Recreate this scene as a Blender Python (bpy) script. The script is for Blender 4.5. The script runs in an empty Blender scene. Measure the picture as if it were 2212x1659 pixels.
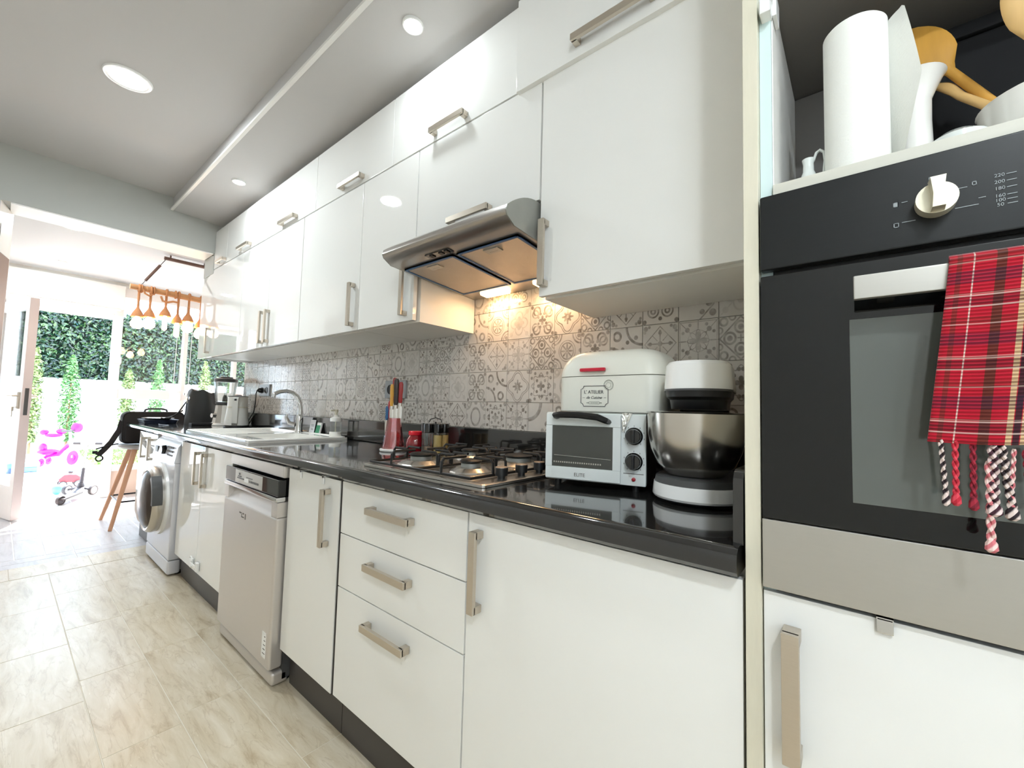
import bpy, bmesh, math, random
from mathutils import Matrix, Vector
from math import pi, sin, cos, radians as rad
random.seed(7)
S = bpy.context.scene
COL = S.collection

# ------------------------------------------------------------------ camera
YAW, PITCH, ROLL, FPX = rad(50.51933), rad(3.36407), rad(-1.50997), 913.29
CAM_H = 1.1
_f = Vector((sin(YAW)*cos(PITCH), cos(YAW)*cos(PITCH), sin(PITCH)))
_r = Vector((cos(YAW), -sin(YAW), 0)); _d = _f.cross(_r)
_r2 = _r*cos(ROLL) + _d*sin(ROLL); _d2 = -_r*sin(ROLL) + _d*cos(ROLL)
cam_data = bpy.data.cameras.new('camera'); cam = bpy.data.objects.new('camera', cam_data); COL.objects.link(cam)
cam_data.sensor_width = 36.0; cam_data.lens = FPX/2212*36; cam_data.clip_start = .02; cam_data.clip_end = 200
cam.matrix_world = Matrix(((_r2.x, -_d2.x, -_f.x, 0), (_r2.y, -_d2.y, -_f.y, 0), (_r2.z, -_d2.z, -_f.z, CAM_H), (0, 0, 0, 1)))
S.camera = cam

# ------------------------------------------------------------------ world, sun, exposure
SKY_STRENGTH = 5.2
SUN_STRENGTH = 15.0
LED_POWER = 3.7
S.view_settings.view_transform = 'Standard'; S.view_settings.look = 'None'
S.view_settings.exposure = 0.94; S.view_settings.gamma = 1.0; S.view_settings.use_curve_mapping = False
W = bpy.data.worlds.new('world'); S.world = W; W.use_nodes = True
_n = W.node_tree.nodes; _l = W.node_tree.links
_bg = _n['Background']; _bg.inputs['Strength'].default_value = SKY_STRENGTH
_tc = _n.new('ShaderNodeTexCoord'); _sep = _n.new('ShaderNodeSeparateXYZ'); _rmp = _n.new('ShaderNodeValToRGB')
_l.new(_tc.outputs['Generated'], _sep.inputs[0]); _l.new(_sep.outputs['Z'], _rmp.inputs[0]); _l.new(_rmp.outputs[0], _bg.inputs['Color'])
_rmp.color_ramp.elements[0].position = 0.0; _rmp.color_ramp.elements[0].color = (.82, .91, 1, 1)
_rmp.color_ramp.elements[1].position = 0.7; _rmp.color_ramp.elements[1].color = (.56, .75, 1, 1)
_sun = bpy.data.lights.new('sun', 'SUN'); _sun.energy = SUN_STRENGTH; _sun.angle = rad(1.0); _sun.color = (1, .98, .95)
sun = bpy.data.objects.new('sun', _sun); COL.objects.link(sun)
sun.rotation_euler = Vector((-.18, -.50, -.85)).to_track_quat('-Z', 'Y').to_euler()

S.cycles.use_denoising = True
S.cycles.max_bounces = 9; S.cycles.diffuse_bounces = 5; S.cycles.glossy_bounces = 5; S.cycles.transmission_bounces = 6
S.cycles.transparent_max_bounces = 10
S.cycles.sample_clamp_indirect = 6.0; S.cycles.caustics_reflective = False; S.cycles.caustics_refractive = False
S.cycles.blur_glossy = 0.5

# ------------------------------------------------------------------ mesh helper
class MB:
    def __init__(s): s.bm = bmesh.new()
    def _fin(s, vs, m):
        if m is not None: bmesh.ops.transform(s.bm, matrix=m, verts=vs)
    def box(s, x0, x1, y0, y1, z0, z1, bev=0, seg=2, m=None):
        vs = bmesh.ops.create_cube(s.bm, size=1)['verts']
        for v in vs: v.co = Vector(((x0+x1)/2 + v.co.x*(x1-x0), (y0+y1)/2 + v.co.y*(y1-y0), (z0+z1)/2 + v.co.z*(z1-z0)))
        if bev:
            es = list({e for v in vs for e in v.link_edges})
            r = bmesh.ops.bevel(s.bm, geom=es, offset=bev, segments=seg, affect='EDGES', profile=.5, clamp_overlap=True)
            vs = list({v for f in r['faces'] for v in f.verts} | {v for v in vs if v.is_valid})
        s._fin(vs, m); return s
    def lathe(s, prof, c=(0, 0, 0), seg=24, m=None, cap=True, sx=1, sy=1):
        rings = []; allv = []
        for r, z in prof:
            if r < 1e-6: ring = [s.bm.verts.new((c[0], c[1], c[2]+z))]
            else: ring = [s.bm.verts.new((c[0]+sx*r*cos(2*pi*i/seg), c[1]+sy*r*sin(2*pi*i/seg), c[2]+z)) for i in range(seg)]
            rings.append(ring); allv += ring
        for a, b in zip(rings, rings[1:]):
            if len(a) == 1 and len(b) == 1: continue
            for i in range(seg):
                j = (i+1) % seg
                if len(a) == 1: s.bm.faces.new((a[0], b[j], b[i]))
                elif len(b) == 1: s.bm.faces.new((a[i], a[j], b[0]))
                else: s.bm.faces.new((a[i], a[j], b[j], b[i]))
        if cap:
            for ring, fl in ((rings[0], True), (rings[-1], False)):
                if len(ring) > 1: s.bm.faces.new(ring[::-1] if fl else ring)
        s._fin(allv, m); return s
    def cyl(s, p0, p1, r, r2=None, seg=16):
        p0 = Vector(p0); p1 = Vector(p1); d = p1-p0
        q = d.to_track_quat('Z', 'Y').to_matrix().to_4x4()
        return s.lathe([(r, 0), (r if r2 is None else r2, d.length)], seg=seg, m=Matrix.Translation(p0) @ q)
    def tube(s, pts, r, seg=8, closed=False, cap=True, flat=1.0):
        pts = [Vector(p) for p in pts]; n = len(pts); rings = []; up = None
        for i, p in enumerate(pts):
            if closed: t = pts[(i+1) % n]-pts[i-1]
            else: t = pts[min(i+1, n-1)]-pts[max(i-1, 0)]
            t.normalize()
            if up is None: up = Vector((0, 0, 1)) if abs(t.z) < .9 else Vector((1, 0, 0))
            a = t.cross(up)
            if a.length < 1e-5: a = t.orthogonal()
            a.normalize(); b = a.cross(t); up = b
            rr = r[i] if isinstance(r, (list, tuple)) else r
            rings.append([s.bm.verts.new(p + a*rr*cos(2*pi*k/seg) + b*rr*flat*sin(2*pi*k/seg)) for k in range(seg)])
        prs = list(zip(rings, rings[1:])) + ([(rings[-1], rings[0])] if closed else [])
        for A, B in prs:
            for k in range(seg): s.bm.faces.new((A[k], A[(k+1) % seg], B[(k+1) % seg], B[k]))
        if cap and not closed: s.bm.faces.new(rings[0][::-1]); s.bm.faces.new(rings[-1])
        return s
    def loft(s, rings, m=None, cap=True):
        R = [[s.bm.verts.new(p) for p in ring] for ring in rings]; n = len(R[0])
        for A, B in zip(R, R[1:]):
            for k in range(n): s.bm.faces.new((A[k], A[(k+1) % n], B[(k+1) % n], B[k]))
        if cap: s.bm.faces.new(R[0][::-1]); s.bm.faces.new(R[-1])
        s._fin([v for r in R for v in r], m); return s
    def prism(s, pts, axis, a0, a1, m=None):
        def P(p, a):
            if axis == 'x': return (a, p[0], p[1])
            if axis == 'y': return (p[0], a, p[1])
            return (p[0], p[1], a)
        return s.loft([[P(p, a0) for p in pts], [P(p, a1) for p in pts]], m=m)
    def grid(s, f, nu, nv, m=None, closed_u=False):
        V = [[s.bm.verts.new(f(u/nu, v/nv)) for v in range(nv+1)] for u in range(nu if closed_u else nu+1)]
        nn = len(V)
        for u in range(nu):
            for v in range(nv): s.bm.faces.new((V[u][v], V[(u+1) % nn][v], V[(u+1) % nn][v+1], V[u][v+1]))
        s._fin([x for r in V for x in r], m); return s
    def sphere(s, c, rx, ry=None, rz=None, nu=16, nv=10, m=None):
        ry = rx if ry is None else ry; rz = rx if rz is None else rz
        prof = [(sin(pi*i/nv), -cos(pi*i/nv)) for i in range(nv+1)]
        prof[0] = (0, -1); prof[-1] = (0, 1)
        M = Matrix.Translation(Vector(c)) @ Matrix.Diagonal((rx, ry, rz, 1))
        if m is not None: M = m @ M
        return s.lathe(prof, seg=nu, m=M)
    def text(s, body, size, m, ext=.0004, shear=0):
        cu = bpy.data.curves.new('t', 'FONT'); cu.body = body; cu.size = size; cu.extrude = ext; cu.shear = shear
        cu.align_x = 'CENTER'; cu.align_y = 'CENTER'; cu.resolution_u = 3
        o = bpy.data.objects.new('t', cu); COL.objects.link(o)
        dg = bpy.context.evaluated_depsgraph_get(); me = bpy.data.meshes.new_from_object(o.evaluated_get(dg))
        n0 = len(s.bm.verts); s.bm.from_mesh(me); s.bm.verts.ensure_lookup_table()
        bmesh.ops.transform(s.bm, matrix=m, verts=s.bm.verts[n0:])
        bpy.data.objects.remove(o); bpy.data.curves.remove(cu); bpy.data.meshes.remove(me)
        return s

OFF = {}
def _emit(name, mb, mat, smooth=35):
    me = bpy.data.meshes.new(name)
    bmesh.ops.recalc_face_normals(mb.bm, faces=mb.bm.faces[:])
    mb.bm.to_mesh(me); mb.bm.free()
    for m in (mat if isinstance(mat, (list, tuple)) else [mat]): me.materials.append(m)
    if smooth:
        me.polygons.foreach_set('use_smooth', [True]*len(me.polygons)); me.set_sharp_from_angle(angle=rad(smooth))
    return me
def _wn(o, smooth):
    """area weighted normals, so that flat fronts stay flat next to their rounded edges"""
    if smooth:
        w = o.modifiers.new('normals', 'WEIGHTED_NORMAL'); w.keep_sharp = True; w.weight = 80
def part(name, mb, mat, parent, world=True, smooth=35, label=None):
    """one mesh object under its thing; world=True: mesh built in world coordinates"""
    me = _emit(name, mb, mat, smooth)
    off = OFF.get(parent.as_pointer(), Vector())
    if world: me.transform(Matrix.Translation(-off))
    o = bpy.data.objects.new(name, me); COL.objects.link(o); o.parent = parent; _wn(o, smooth)
    OFF[o.as_pointer()] = off
    if label: o['label'] = label
    return o
def tag(o, label, cat, group=None, kind=None):
    o['label'] = label; o['category'] = cat
    if group: o['group'] = group
    if kind: o['kind'] = kind
    return o
def thing(name, label, cat, loc=(0, 0, 0), rotz=0, group=None):
    o = bpy.data.objects.new(name, None); COL.objects.link(o); o.empty_display_size = .05
    o.location = loc; o.rotation_euler = (0, 0, rotz)
    OFF[o.as_pointer()] = Vector(loc)
    return tag(o, label, cat, group)
def solo(name, mb, mat, label, cat, origin=(0, 0, 0), group=None, kind=None, smooth=35, rotz=0, world=True):
    me = _emit(name, mb, mat, smooth)
    if world: me.transform(Matrix.Translation(-Vector(origin)))
    o = bpy.data.objects.new(name, me); COL.objects.link(o); _wn(o, smooth); o.location = origin; o.rotation_euler = (0, 0, rotz)
    OFF[o.as_pointer()] = Vector(origin)
    return tag(o, label, cat, group, kind)
def struct(name, mb, mat, parent=None, smooth=30):
    me = _emit(name, mb, mat, smooth)
    o = bpy.data.objects.new(name, me); COL.objects.link(o); _wn(o, smooth)
    if parent: o.parent = parent
    else: o['kind'] = 'structure'
    return o
def arc(c, r, a0, a1, n, plane='xz', k=0):
    out = []
    for i in range(n+1):
        a = a0+(a1-a0)*i/n
        u, v = c[0]+r*cos(a), c[1]+r*sin(a)
        out.append((u, k, v) if plane == 'xz' else (k, u, v) if plane == 'yz' else (u, v, k))
    return out
def rrect(x0, x1, y0, y1, r, n=5):
    """rounded rectangle outline, 4*(n+1) points"""
    r = min(r, (x1-x0)/2-1e-5, (y1-y0)/2-1e-5); P = []
    for cx, cy, a in ((x1-r, y1-r, 0), (x0+r, y1-r, pi/2), (x0+r, y0+r, pi), (x1-r, y0+r, 3*pi/2)):
        for i in range(n+1): P.append((cx+r*cos(a+pi/2*i/n), cy+r*sin(a+pi/2*i/n)))
    return P

# ------------------------------------------------------------------ materials
def lin(c):
    def f(v):
        v /= 255
        return v/12.92 if v <= .04045 else ((v+.055)/1.055)**2.4
    return tuple(f(v) for v in c)+(1,)
def mat(name, col, rough=.5, metal=0, coat=0, var=.04, vscale=8, bump=0, bscale=120, spec=.5, trans=0, emit=0, emcol=None, stretch=None, ior=1.45, crough=.03):
    m = bpy.data.materials.new(name); m.use_nodes = True
    nt = m.node_tree; N = nt.nodes; L = nt.links; b = N['Principled BSDF']
    c = lin(col)
    tc = N.new('ShaderNodeTexCoord'); src = tc.outputs['Object']
    if stretch:
        mp = N.new('ShaderNodeMapping'); mp.inputs['Scale'].default_value = stretch; L.new(src, mp.inputs[0]); src = mp.outputs[0]
    nz = N.new('ShaderNodeTexNoise'); nz.inputs['Scale'].default_value = vscale; nz.inputs['Detail'].default_value = 4; L.new(src, nz.inputs['Vector'])
    mx = N.new('ShaderNodeMix'); mx.data_type = 'RGBA'
    mx.inputs['A'].default_value = tuple(max(0, v*(1-var)) for v in c[:3])+(1,)
    mx.inputs['B'].default_value = tuple(min(1, v*(1+var)) for v in c[:3])+(1,)
    L.new(nz.outputs['Fac'], mx.inputs['Factor']); L.new(mx.outputs['Result'], b.inputs['Base Color'])
    b.inputs['Roughness'].default_value = rough; b.inputs['Metallic'].default_value = metal
    b.inputs['Specular IOR Level'].default_value = spec; b.inputs['IOR'].default_value = ior
    if coat: b.inputs['Coat Weight'].default_value = coat; b.inputs['Coat Roughness'].default_value = crough
    if trans: b.inputs['Transmission Weight'].default_value = trans
    if emit: b.inputs['Emission Color'].default_value = lin(emcol or col); b.inputs['Emission Strength'].default_value = emit
    if bump:
        n2 = N.new('ShaderNodeTexNoise'); n2.inputs['Scale'].default_value = bscale; n2.inputs['Detail'].default_value = 3; L.new(src, n2.inputs['Vector'])
        bp = N.new('ShaderNodeBump'); bp.inputs['Strength'].default_value = bump; bp.inputs['Distance'].default_value = .002
        L.new(n2.outputs['Fac'], bp.inputs['Height']); L.new(bp.outputs[0], b.inputs['Normal'])
    return m
def thin_glass(name, tint=(1, 1, 1), refl=.08, rough=.01):
    """architectural glass: light passes straight through, Fresnel reflection on top"""
    m = bpy.data.materials.new(name); m.use_nodes = True; nt = m.node_tree; N = nt.nodes; L = nt.links
    N.remove(N['Principled BSDF']); out = N['Material Output']
    t = N.new('ShaderNodeBsdfTransparent'); t.inputs[0].default_value = tint+(1,)
    g = N.new('ShaderNodeBsdfGlossy'); g.inputs['Roughness'].default_value = rough
    fr = N.new('ShaderNodeLayerWeight'); fr.inputs['Blend'].default_value = .25
    ma = N.new('ShaderNodeMath'); ma.operation = 'MULTIPLY_ADD'; ma.inputs[1].default_value = .7; ma.inputs[2].default_value = refl*.4
    L.new(fr.outputs['Fresnel'], ma.inputs[0])
    mx = N.new('ShaderNodeMixShader'); L.new(ma.outputs[0], mx.inputs[0]); L.new(t.outputs[0], mx.inputs[1]); L.new(g.outputs[0], mx.inputs[2])
    L.new(mx.outputs[0], out.inputs[0]); return m

M = {}
M['gloss_white'] = mat('gloss_white', (234, 233, 229), rough=.5, coat=1, var=.006, crough=.02, spec=0)
M['carcass'] = mat('carcass', (238, 236, 231), rough=.45, var=.02)
M['paint'] = mat('paint', (226, 223, 217), rough=.75, var=.015, vscale=3, bump=.05, bscale=250)
M['paint_left'] = mat('paint_white', (238, 238, 236), rough=.75, var=.01, vscale=3)
M['ceil'] = mat('ceiling_paint', (198, 195, 193), rough=.85, var=.012, vscale=2, bump=.05, bscale=300)
M['wall_grey'] = mat('wall_grey', (182, 183, 178), rough=.7, var=.02, vscale=3, bump=.06, bscale=250)
M['trimwhite'] = mat('trim_white', (236, 233, 228), rough=.4, var=.015)
M['nickel'] = mat('brushed_nickel', (200, 190, 176), rough=.34, metal=.85, var=.05, vscale=40, bump=.05, bscale=400, stretch=(1, 1, 12))
M['steel'] = mat('stainless_steel', (196, 192, 186), rough=.26, metal=.95, var=.03, vscale=20, bump=.03, bscale=500, stretch=(1, 14, 1))
M['steel_soft'] = mat('steel_soft', (184, 181, 174), rough=.36, metal=.8, var=.02, vscale=20, bump=.02, bscale=500, stretch=(1, 1, 14))
M['chrome'] = mat('chrome', (215, 215, 215), rough=.08, metal=1, var=.01)
M['counter'] = mat('black_counter', (34, 33, 32), rough=.10, coat=.6, var=.25, vscale=220, spec=.6)
M['plinth'] = mat('dark_plinth', (62, 58, 56), rough=.35, var=.08)
M['black'] = mat('black_plastic', (26, 26, 27), rough=.38, var=.08)
M['black_gloss'] = mat('black_gloss', (12, 12, 13), rough=.06, coat=.5, var=.1)
M['iron'] = mat('cast_iron', (22, 21, 21), rough=.42, var=.15, bump=.08, bscale=300)
M['darkgrey'] = mat('dark_grey', (74, 74, 74), rough=.4, var=.05)
M['white_plastic'] = mat('white_plastic', (238, 238, 236), rough=.25, coat=.3, var=.01)
M['ceramic'] = mat('ceramic_white', (238, 236, 230), rough=.12, coat=.6, var=.012)
M['beige_edge'] = mat('beige_edge', (214, 208, 188), rough=.5, var=.05, vscale=30, bump=.04, bscale=200, stretch=(8, 8, 1))
M['grey_wood'] = mat('pale_grey_wood', (206, 203, 190), rough=.55, var=.12, vscale=18, bump=.08, bscale=120, stretch=(1, .08, 3))
M['niche_grey'] = mat('niche_grey', (108, 104, 99), rough=.6, var=.05)
M['pale_blue'] = mat('pale_blue_edge', (208, 226, 226), rough=.35, var=.02)
M['glass'] = thin_glass('window_glass')
M['clear'] = thin_glass('clear_glass', (.93, .95, .95), .14)
M['red_clear'] = thin_glass('red_acrylic', (.86, .42, .42), .25)
M['smoke'] = thin_glass('smoked_glass', (.30, .31, .30), .22)
M['grout'] = mat('grout', (216, 211, 205), rough=.8, var=.05)
M['pale_grout'] = mat('pale_grout', (238, 234, 232), rough=.5)
M['floor_grout'] = mat('floor_grout', (226, 218, 203), rough=.6, var=.05)
M['rubber'] = mat('rubber', (40, 40, 42), rough=.6)

def led(name, loc, r, power, col=(.85, .945, 1)):
    li = bpy.data.lights.new(name, 'AREA'); li.shape = 'DISK'; li.size = 2*r; li.energy = power; li.color = col
    o = bpy.data.objects.new(name, li); COL.objects.link(o); o.location = loc
    return o
# ------------------------------------------------------------------ pattern compiler for the tiles
class X:
    nt = None
    def __init__(s, v): s.v = v
    @staticmethod
    def op(o, a, b=None, c=None):
        n = X.nt.nodes.new('ShaderNodeMath'); n.operation = o
        for i, q in enumerate((a, b, c)):
            if q is None: continue
            q = q.v if isinstance(q, X) else q
            if isinstance(q, (int, float)): n.inputs[i].default_value = q
            else: X.nt.links.new(q, n.inputs[i])
        return X(n.outputs[0])
    def __add__(a, b): return X.op('ADD', a, b)
    __radd__ = __add__
    def __sub__(a, b): return X.op('SUBTRACT', a, b)
    def __rsub__(a, b): return X.op('SUBTRACT', b, a)
    def __mul__(a, b): return X.op('MULTIPLY', a, b)
    __rmul__ = __mul__
    def __truediv__(a, b): return X.op('DIVIDE', a, b)
def xabs(a): return X.op('ABSOLUTE', a)
def xmin(*a):
    r = a[0]
    for b in a[1:]: r = X.op('MINIMUM', r, b)
    return r
def xmax(*a):
    r = a[0]
    for b in a[1:]: r = X.op('MAXIMUM', r, b)
    return r
def xlen(a, b): return X.op('SQRT', a*a+b*b)
def xcos(a): return X.op('COSINE', a)
def xatan(a, b): return X.op('ARCTAN2', a, b)
def below(a, t, soft=.035):          # 1 where a < t
    r = X.op('MULTIPLY_ADD', a, -1/soft, (t+soft/2)/soft)
    n = r.v.node; n.use_clamp = True
    return r
def line(a, w): return below(xabs(a), w)
def ring(r, R, w): return line(r-R, w)
def dot(u, v, cx, cy, R): return below(xlen(u-cx, v-cy), R)

def pat_diamond(u, v, a, b, r, th):
    d = a+b
    out = xmax(ring(d, .88, .035), line(a, .03)*below(d, .72), line(b, .03)*below(d, .72), dot(u, v, 0, 0, .13)*(1-dot(u, v, 0, 0, .07)))
    out = xmax(out, line(a-b, .03)*below(d, .86)*below(.3-d, 0))
    arrow = xmax(dot(a, b, .56, 0, .1), dot(a, b, 0, .56, .1), below(xmax(a-.62, 1.6*b), .09)*below(.55-a, 0), below(xmax(b-.62, 1.6*a), .09)*below(.55-b, 0))
    return xmax(out, arrow, dot(a, b, .82, .8, .13), dot(a, b, .62, .88, .08), dot(a, b, .88, .62, .08))
def pat_rosette(u, v, a, b, r, th):
    c = xlen(a-1, b-1)
    pet = below(r-.2*xcos(th*8), .27)*below(.09-r, 0)
    return xmax(ring(r, .48, .035), ring(r, .62, .022), pet*.9, dot(u, v, 0, 0, .06), ring(c, .58, .05)*below(c, .7), ring(c, .40, .025), dot(a, b, .86, .86, .12), dot(a, b, .98, 0, .12)*.7)
def pat_quatre(u, v, a, b, r, th):
    q = r-.13*xcos(th*4)
    fl = xmax(below(r-.16*xabs(xcos(th*4)), .2)*below(.08-r, 0), dot(a, b, .38, 0, .06), dot(a, b, 0, .38, .06), line(a, .02)*below(b, .4), line(b, .02)*below(a, .4))
    return xmax(ring(q, .74, .035), ring(q, .87, .028), fl, dot(a, b, .93, .93, .14))
def pat_star(u, v, a, b, r, th):
    p = below(r-.34*xabs(xcos(th*2)), .12)
    q = ring(r, .52, .02)*.6
    lv = xmax(dot(a, b, .55, .55, .12), dot(a, b, .78, .42, .08), dot(a, b, .42, .78, .08), line(a-b, .025)*below(.35-a, 0))
    return xmax(line(r-.25-.3*xabs(xcos(th*4)), .03), lv, line(a, .03)*below(.6-b, 0), line(b, .03)*below(.6-a, 0), p*.55, q, ring(xmax(a, b), .93, .02)*.8)
def pat_lattice(u, v, a, b, r, th):
    c = xlen(a-.5, b); d = xlen(a, b-.5)
    hearts = xmax(ring(c, .26, .05), ring(d, .26, .05), dot(a, b, .5, 0, .13), dot(a, b, 0, .5, .13))
    return xmax(hearts, line(a+b-.98, .05), ring(xlen(a-.78, b-.78), .17, .05), line(a, .03)*below(b, .16), line(b, .03)*below(a, .16), ring(xlen(a-.98, b-.38), .14, .04), ring(xlen(a-.38, b-.98), .14, .04))
def pat_leaf(u, v, a, b, r, th):
    c = xlen(a-.45, b-.58); d = xlen(a-.58, b-.42)
    return xmax(ring(c, .27, .06)*below(.12-(b-.3), .1), ring(d, .24, .05)*.8, dot(u, v, 0, 0, .08), below(r-.2*xabs(xcos(th*2)), .1), dot(a, b, .86, .86, .12), dot(a, b, .32, .2, .09), dot(a, b, .15, .4, .09))
def pat_scroll(u, v, a, b, r, th):
    c = xlen(u+.55, v-.55); d = xlen(u-.45, v+.6); e = xlen(u-1, v-1); f = xlen(u+1, v+1)
    return xmax(ring(e, .95, .07), ring(f, .95, .07)*.8, ring(c, .22, .07)*below(u*-1-.2, .6), ring(d, .24, .07), dot(u, v, .1, .2, .11), dot(u, v, -.2, -.15, .11), dot(u, v, .62, .42, .12), dot(u, v, -.75, -.1, .1))
def pat_ring(u, v, a, b, r, th):
    e = xlen(u*1.25, v)
    return xmax(ring(e, .58, .08)*.75, ring(xlen(a-1, b-1), .5, .08)*.6, dot(a, b, .95, .05, .14)*.6, dot(a, b, .05, .95, .12)*.6, ring(xlen(a-.75, b-.8), .14, .05)*.6)
def pat_flower(u, v, a, b, r, th):
    return xmax(below(r-.2*xabs(xcos(th*2)), .12), dot(a, b, .33, .33, .1), dot(a, b, .62, .1, .1), dot(a, b, .1, .62, .1), dot(a, b, .78, .5, .1), dot(a, b, .5, .78, .1), dot(a, b, .9, .9, .14), line(r-.7-.1*xcos(th*8), .025), below(a+b, .1))
def pat_bigring(u, v, a, b, r, th):
    e = xlen(u+1.0, v-1.0)
    return xmax(ring(e, 1.02, .12), dot(u, v, .55, -.25, .17), dot(u, v, .2, -.65, .13), dot(u, v, .72, -.72, .17), line(u+v*-1-1.1, .05)*below(a, .8), dot(u, v, .85, .15, .1))
def pat_hearts(u, v, a, b, r, th):
    c = xlen(a-.42, v-.38); d = xlen(a-.4, v+.36)
    return xmax(ring(c, .33, .045), ring(c, .14, .05), ring(d, .30, .045), ring(d, .12, .05), ring(xlen(u, v), .12, .04), dot(a, b, .9, .88, .12), dot(u, v, 0, .72, .1), dot(u, v, 0, -.74, .1))
def pat_pale(u, v, a, b, r, th):
    return xmax(line(r-.45-.3*xabs(xcos(th*2)), .05)*.35, ring(r, .3, .05)*.3, line(a-b, .04)*.25, dot(a, b, .7, .7, .15)*.25, below(r-.3*xabs(xcos(th*2)), .15)*.35)

def tile_mat(name, fn, strength=1.0):
    m = bpy.data.materials.new(name); m.use_nodes = True; nt = m.node_tree; N = nt.nodes; L = nt.links; b = N['Principled BSDF']
    X.nt = nt
    tc = N.new('ShaderNodeTexCoord'); sp = N.new('ShaderNodeSeparateXYZ'); L.new(tc.outputs['Object'], sp.inputs[0])
    u = X(sp.outputs['Y'])*(-1/.0585); v = X(sp.outputs['Z'])*(1/.065)
    a, bb = xabs(u), xabs(v); r = xlen(u, v); th = xatan(v, u)
    mask = fn(u, v, a, bb, r, th)
    oi = N.new('ShaderNodeObjectInfo'); va = N.new('ShaderNodeVectorMath'); va.operation = 'ADD'
    L.new(tc.outputs['Object'], va.inputs[0]); L.new(oi.outputs['Random'], va.inputs[1])
    nz = N.new('ShaderNodeTexNoise'); nz.inputs['Scale'].default_value = 45; nz.inputs['Detail'].default_value = 5; L.new(va.outputs[0], nz.inputs['Vector'])
    wear = X.op('MULTIPLY_ADD', X(nz.outputs['Fac']), 1.6, -.12); wear.v.node.use_clamp = True
    rnd = X(oi.outputs['Random'])*.35+.72
    mk = mask*wear*rnd*(strength*1.25)
    n3 = N.new('ShaderNodeTexNoise'); n3.inputs['Scale'].default_value = 14; n3.inputs['Detail'].default_value = 6; L.new(va.outputs[0], n3.inputs['Vector'])
    c0 = N.new('ShaderNodeMix'); c0.data_type = 'RGBA'; c0.inputs['A'].default_value = lin((198, 193, 187)); c0.inputs['B'].default_value = lin((222, 218, 212)); L.new(n3.outputs['Fac'], c0.inputs['Factor'])
    c1 = N.new('ShaderNodeMix'); c1.data_type = 'RGBA'; L.new(mk.v, c1.inputs['Factor']); L.new(c0.outputs['Result'], c1.inputs['A']); c1.inputs['B'].default_value = lin((130, 122, 114))
    L.new(c1.outputs['Result'], b.inputs['Base Color'])
    b.inputs['Roughness'].default_value = .16; b.inputs['Specular IOR Level'].default_value = .5
    return m
PAT = dict(diamond=pat_diamond, rosette=pat_rosette, quatre=pat_quatre, star=pat_star, lattice=pat_lattice, leaf=pat_leaf,
           scroll=pat_scroll, ring=pat_ring, flower=pat_flower, bigring=pat_bigring, hearts=pat_hearts, pale=pat_pale)
TM = {k: tile_mat('tile_'+k, f) for k, f in PAT.items()}

def stone_mat(name, base, dark, light, rough=.14, vein=1.0, stretch=(1.6, .55, 1)):
    m = bpy.data.materials.new(name); m.use_nodes = True; nt = m.node_tree; N = nt.nodes; L = nt.links; b = N['Principled BSDF']
    ge = N.new('ShaderNodeNewGeometry'); oi = N.new('ShaderNodeObjectInfo')
    sc = N.new('ShaderNodeVectorMath'); sc.operation = 'SCALE'; L.new(oi.outputs['Random'], sc.inputs['Scale']); sc.inputs[0].default_value = (9, 5, 0)
    ad = N.new('ShaderNodeVectorMath'); ad.operation = 'ADD'; L.new(ge.outputs['Position'], ad.inputs[0]); L.new(sc.outputs[0], ad.inputs[1])
    mp = N.new('ShaderNodeMapping'); mp.inputs['Scale'].default_value = stretch; L.new(ad.outputs[0], mp.inputs[0])
    n1 = N.new('ShaderNodeTexNoise'); n1.inputs['Scale'].default_value = 7; n1.inputs['Detail'].default_value = 8; n1.inputs['Roughness'].default_value = .65; n1.inputs['Distortion'].default_value = .7; L.new(mp.outputs[0], n1.inputs['Vector'])
    rp = N.new('ShaderNodeValToRGB'); L.new(n1.outputs['Fac'], rp.inputs[0]); e = rp.color_ramp.elements
    e[0].position = .28; e[0].color = lin(dark); e[1].position = .72; e[1].color = lin(light); k = e.new(.45); k.color = lin(base)
    n2 = N.new('ShaderNodeTexNoise'); n2.inputs['Scale'].default_value = 60; n2.inputs['Detail'].default_value = 4; L.new(mp.outputs[0], n2.inputs['Vector'])
    r2 = N.new('ShaderNodeValToRGB'); L.new(n2.outputs['Fac'], r2.inputs[0]); q = r2.color_ramp.elements
    q[0].position = .66; q[0].color = (0, 0, 0, 1); q[1].position = .74; q[1].color = (1, 1, 1, 1)
    mx = N.new('ShaderNodeMix'); mx.data_type = 'RGBA'; L.new(r2.outputs[0], mx.inputs['Factor']); L.new(rp.outputs[0], mx.inputs['A']); mx.inputs['B'].default_value = lin(light)
    n4 = N.new('ShaderNodeTexNoise'); n4.inputs['Scale'].default_value = 5; n4.inputs['Detail'].default_value = 6; n4.inputs['Distortion'].default_value = 1.2; L.new(mp.outputs[0], n4.inputs['Vector'])
    r4 = N.new('ShaderNodeValToRGB'); L.new(n4.outputs['Fac'], r4.inputs[0]); w = r4.color_ramp.elements
    w[0].position = .485; w[0].color = (0, 0, 0, 1); w[1].position = .515; w[1].color = (0, 0, 0, 1); kk = w.new(.5); kk.color = (.55*vein,)*3+(1,)
    m2 = N.new('ShaderNodeMix'); m2.data_type = 'RGBA'; L.new(r4.outputs[0], m2.inputs['Factor']); L.new(mx.outputs['Result'], m2.inputs['A']); m2.inputs['B'].default_value = lin(dark)
    L.new(m2.outputs['Result'], b.inputs['Base Color'])
    b.inputs['Roughness'].default_value = rough; b.inputs['Specular IOR Level'].default_value = .38
    return m
M['stone'] = stone_mat('travertine', (204, 190, 164), (172, 152, 122), (221, 210, 190), rough=.30, vein=.7, stretch=(3.0, .55, 1))
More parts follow.
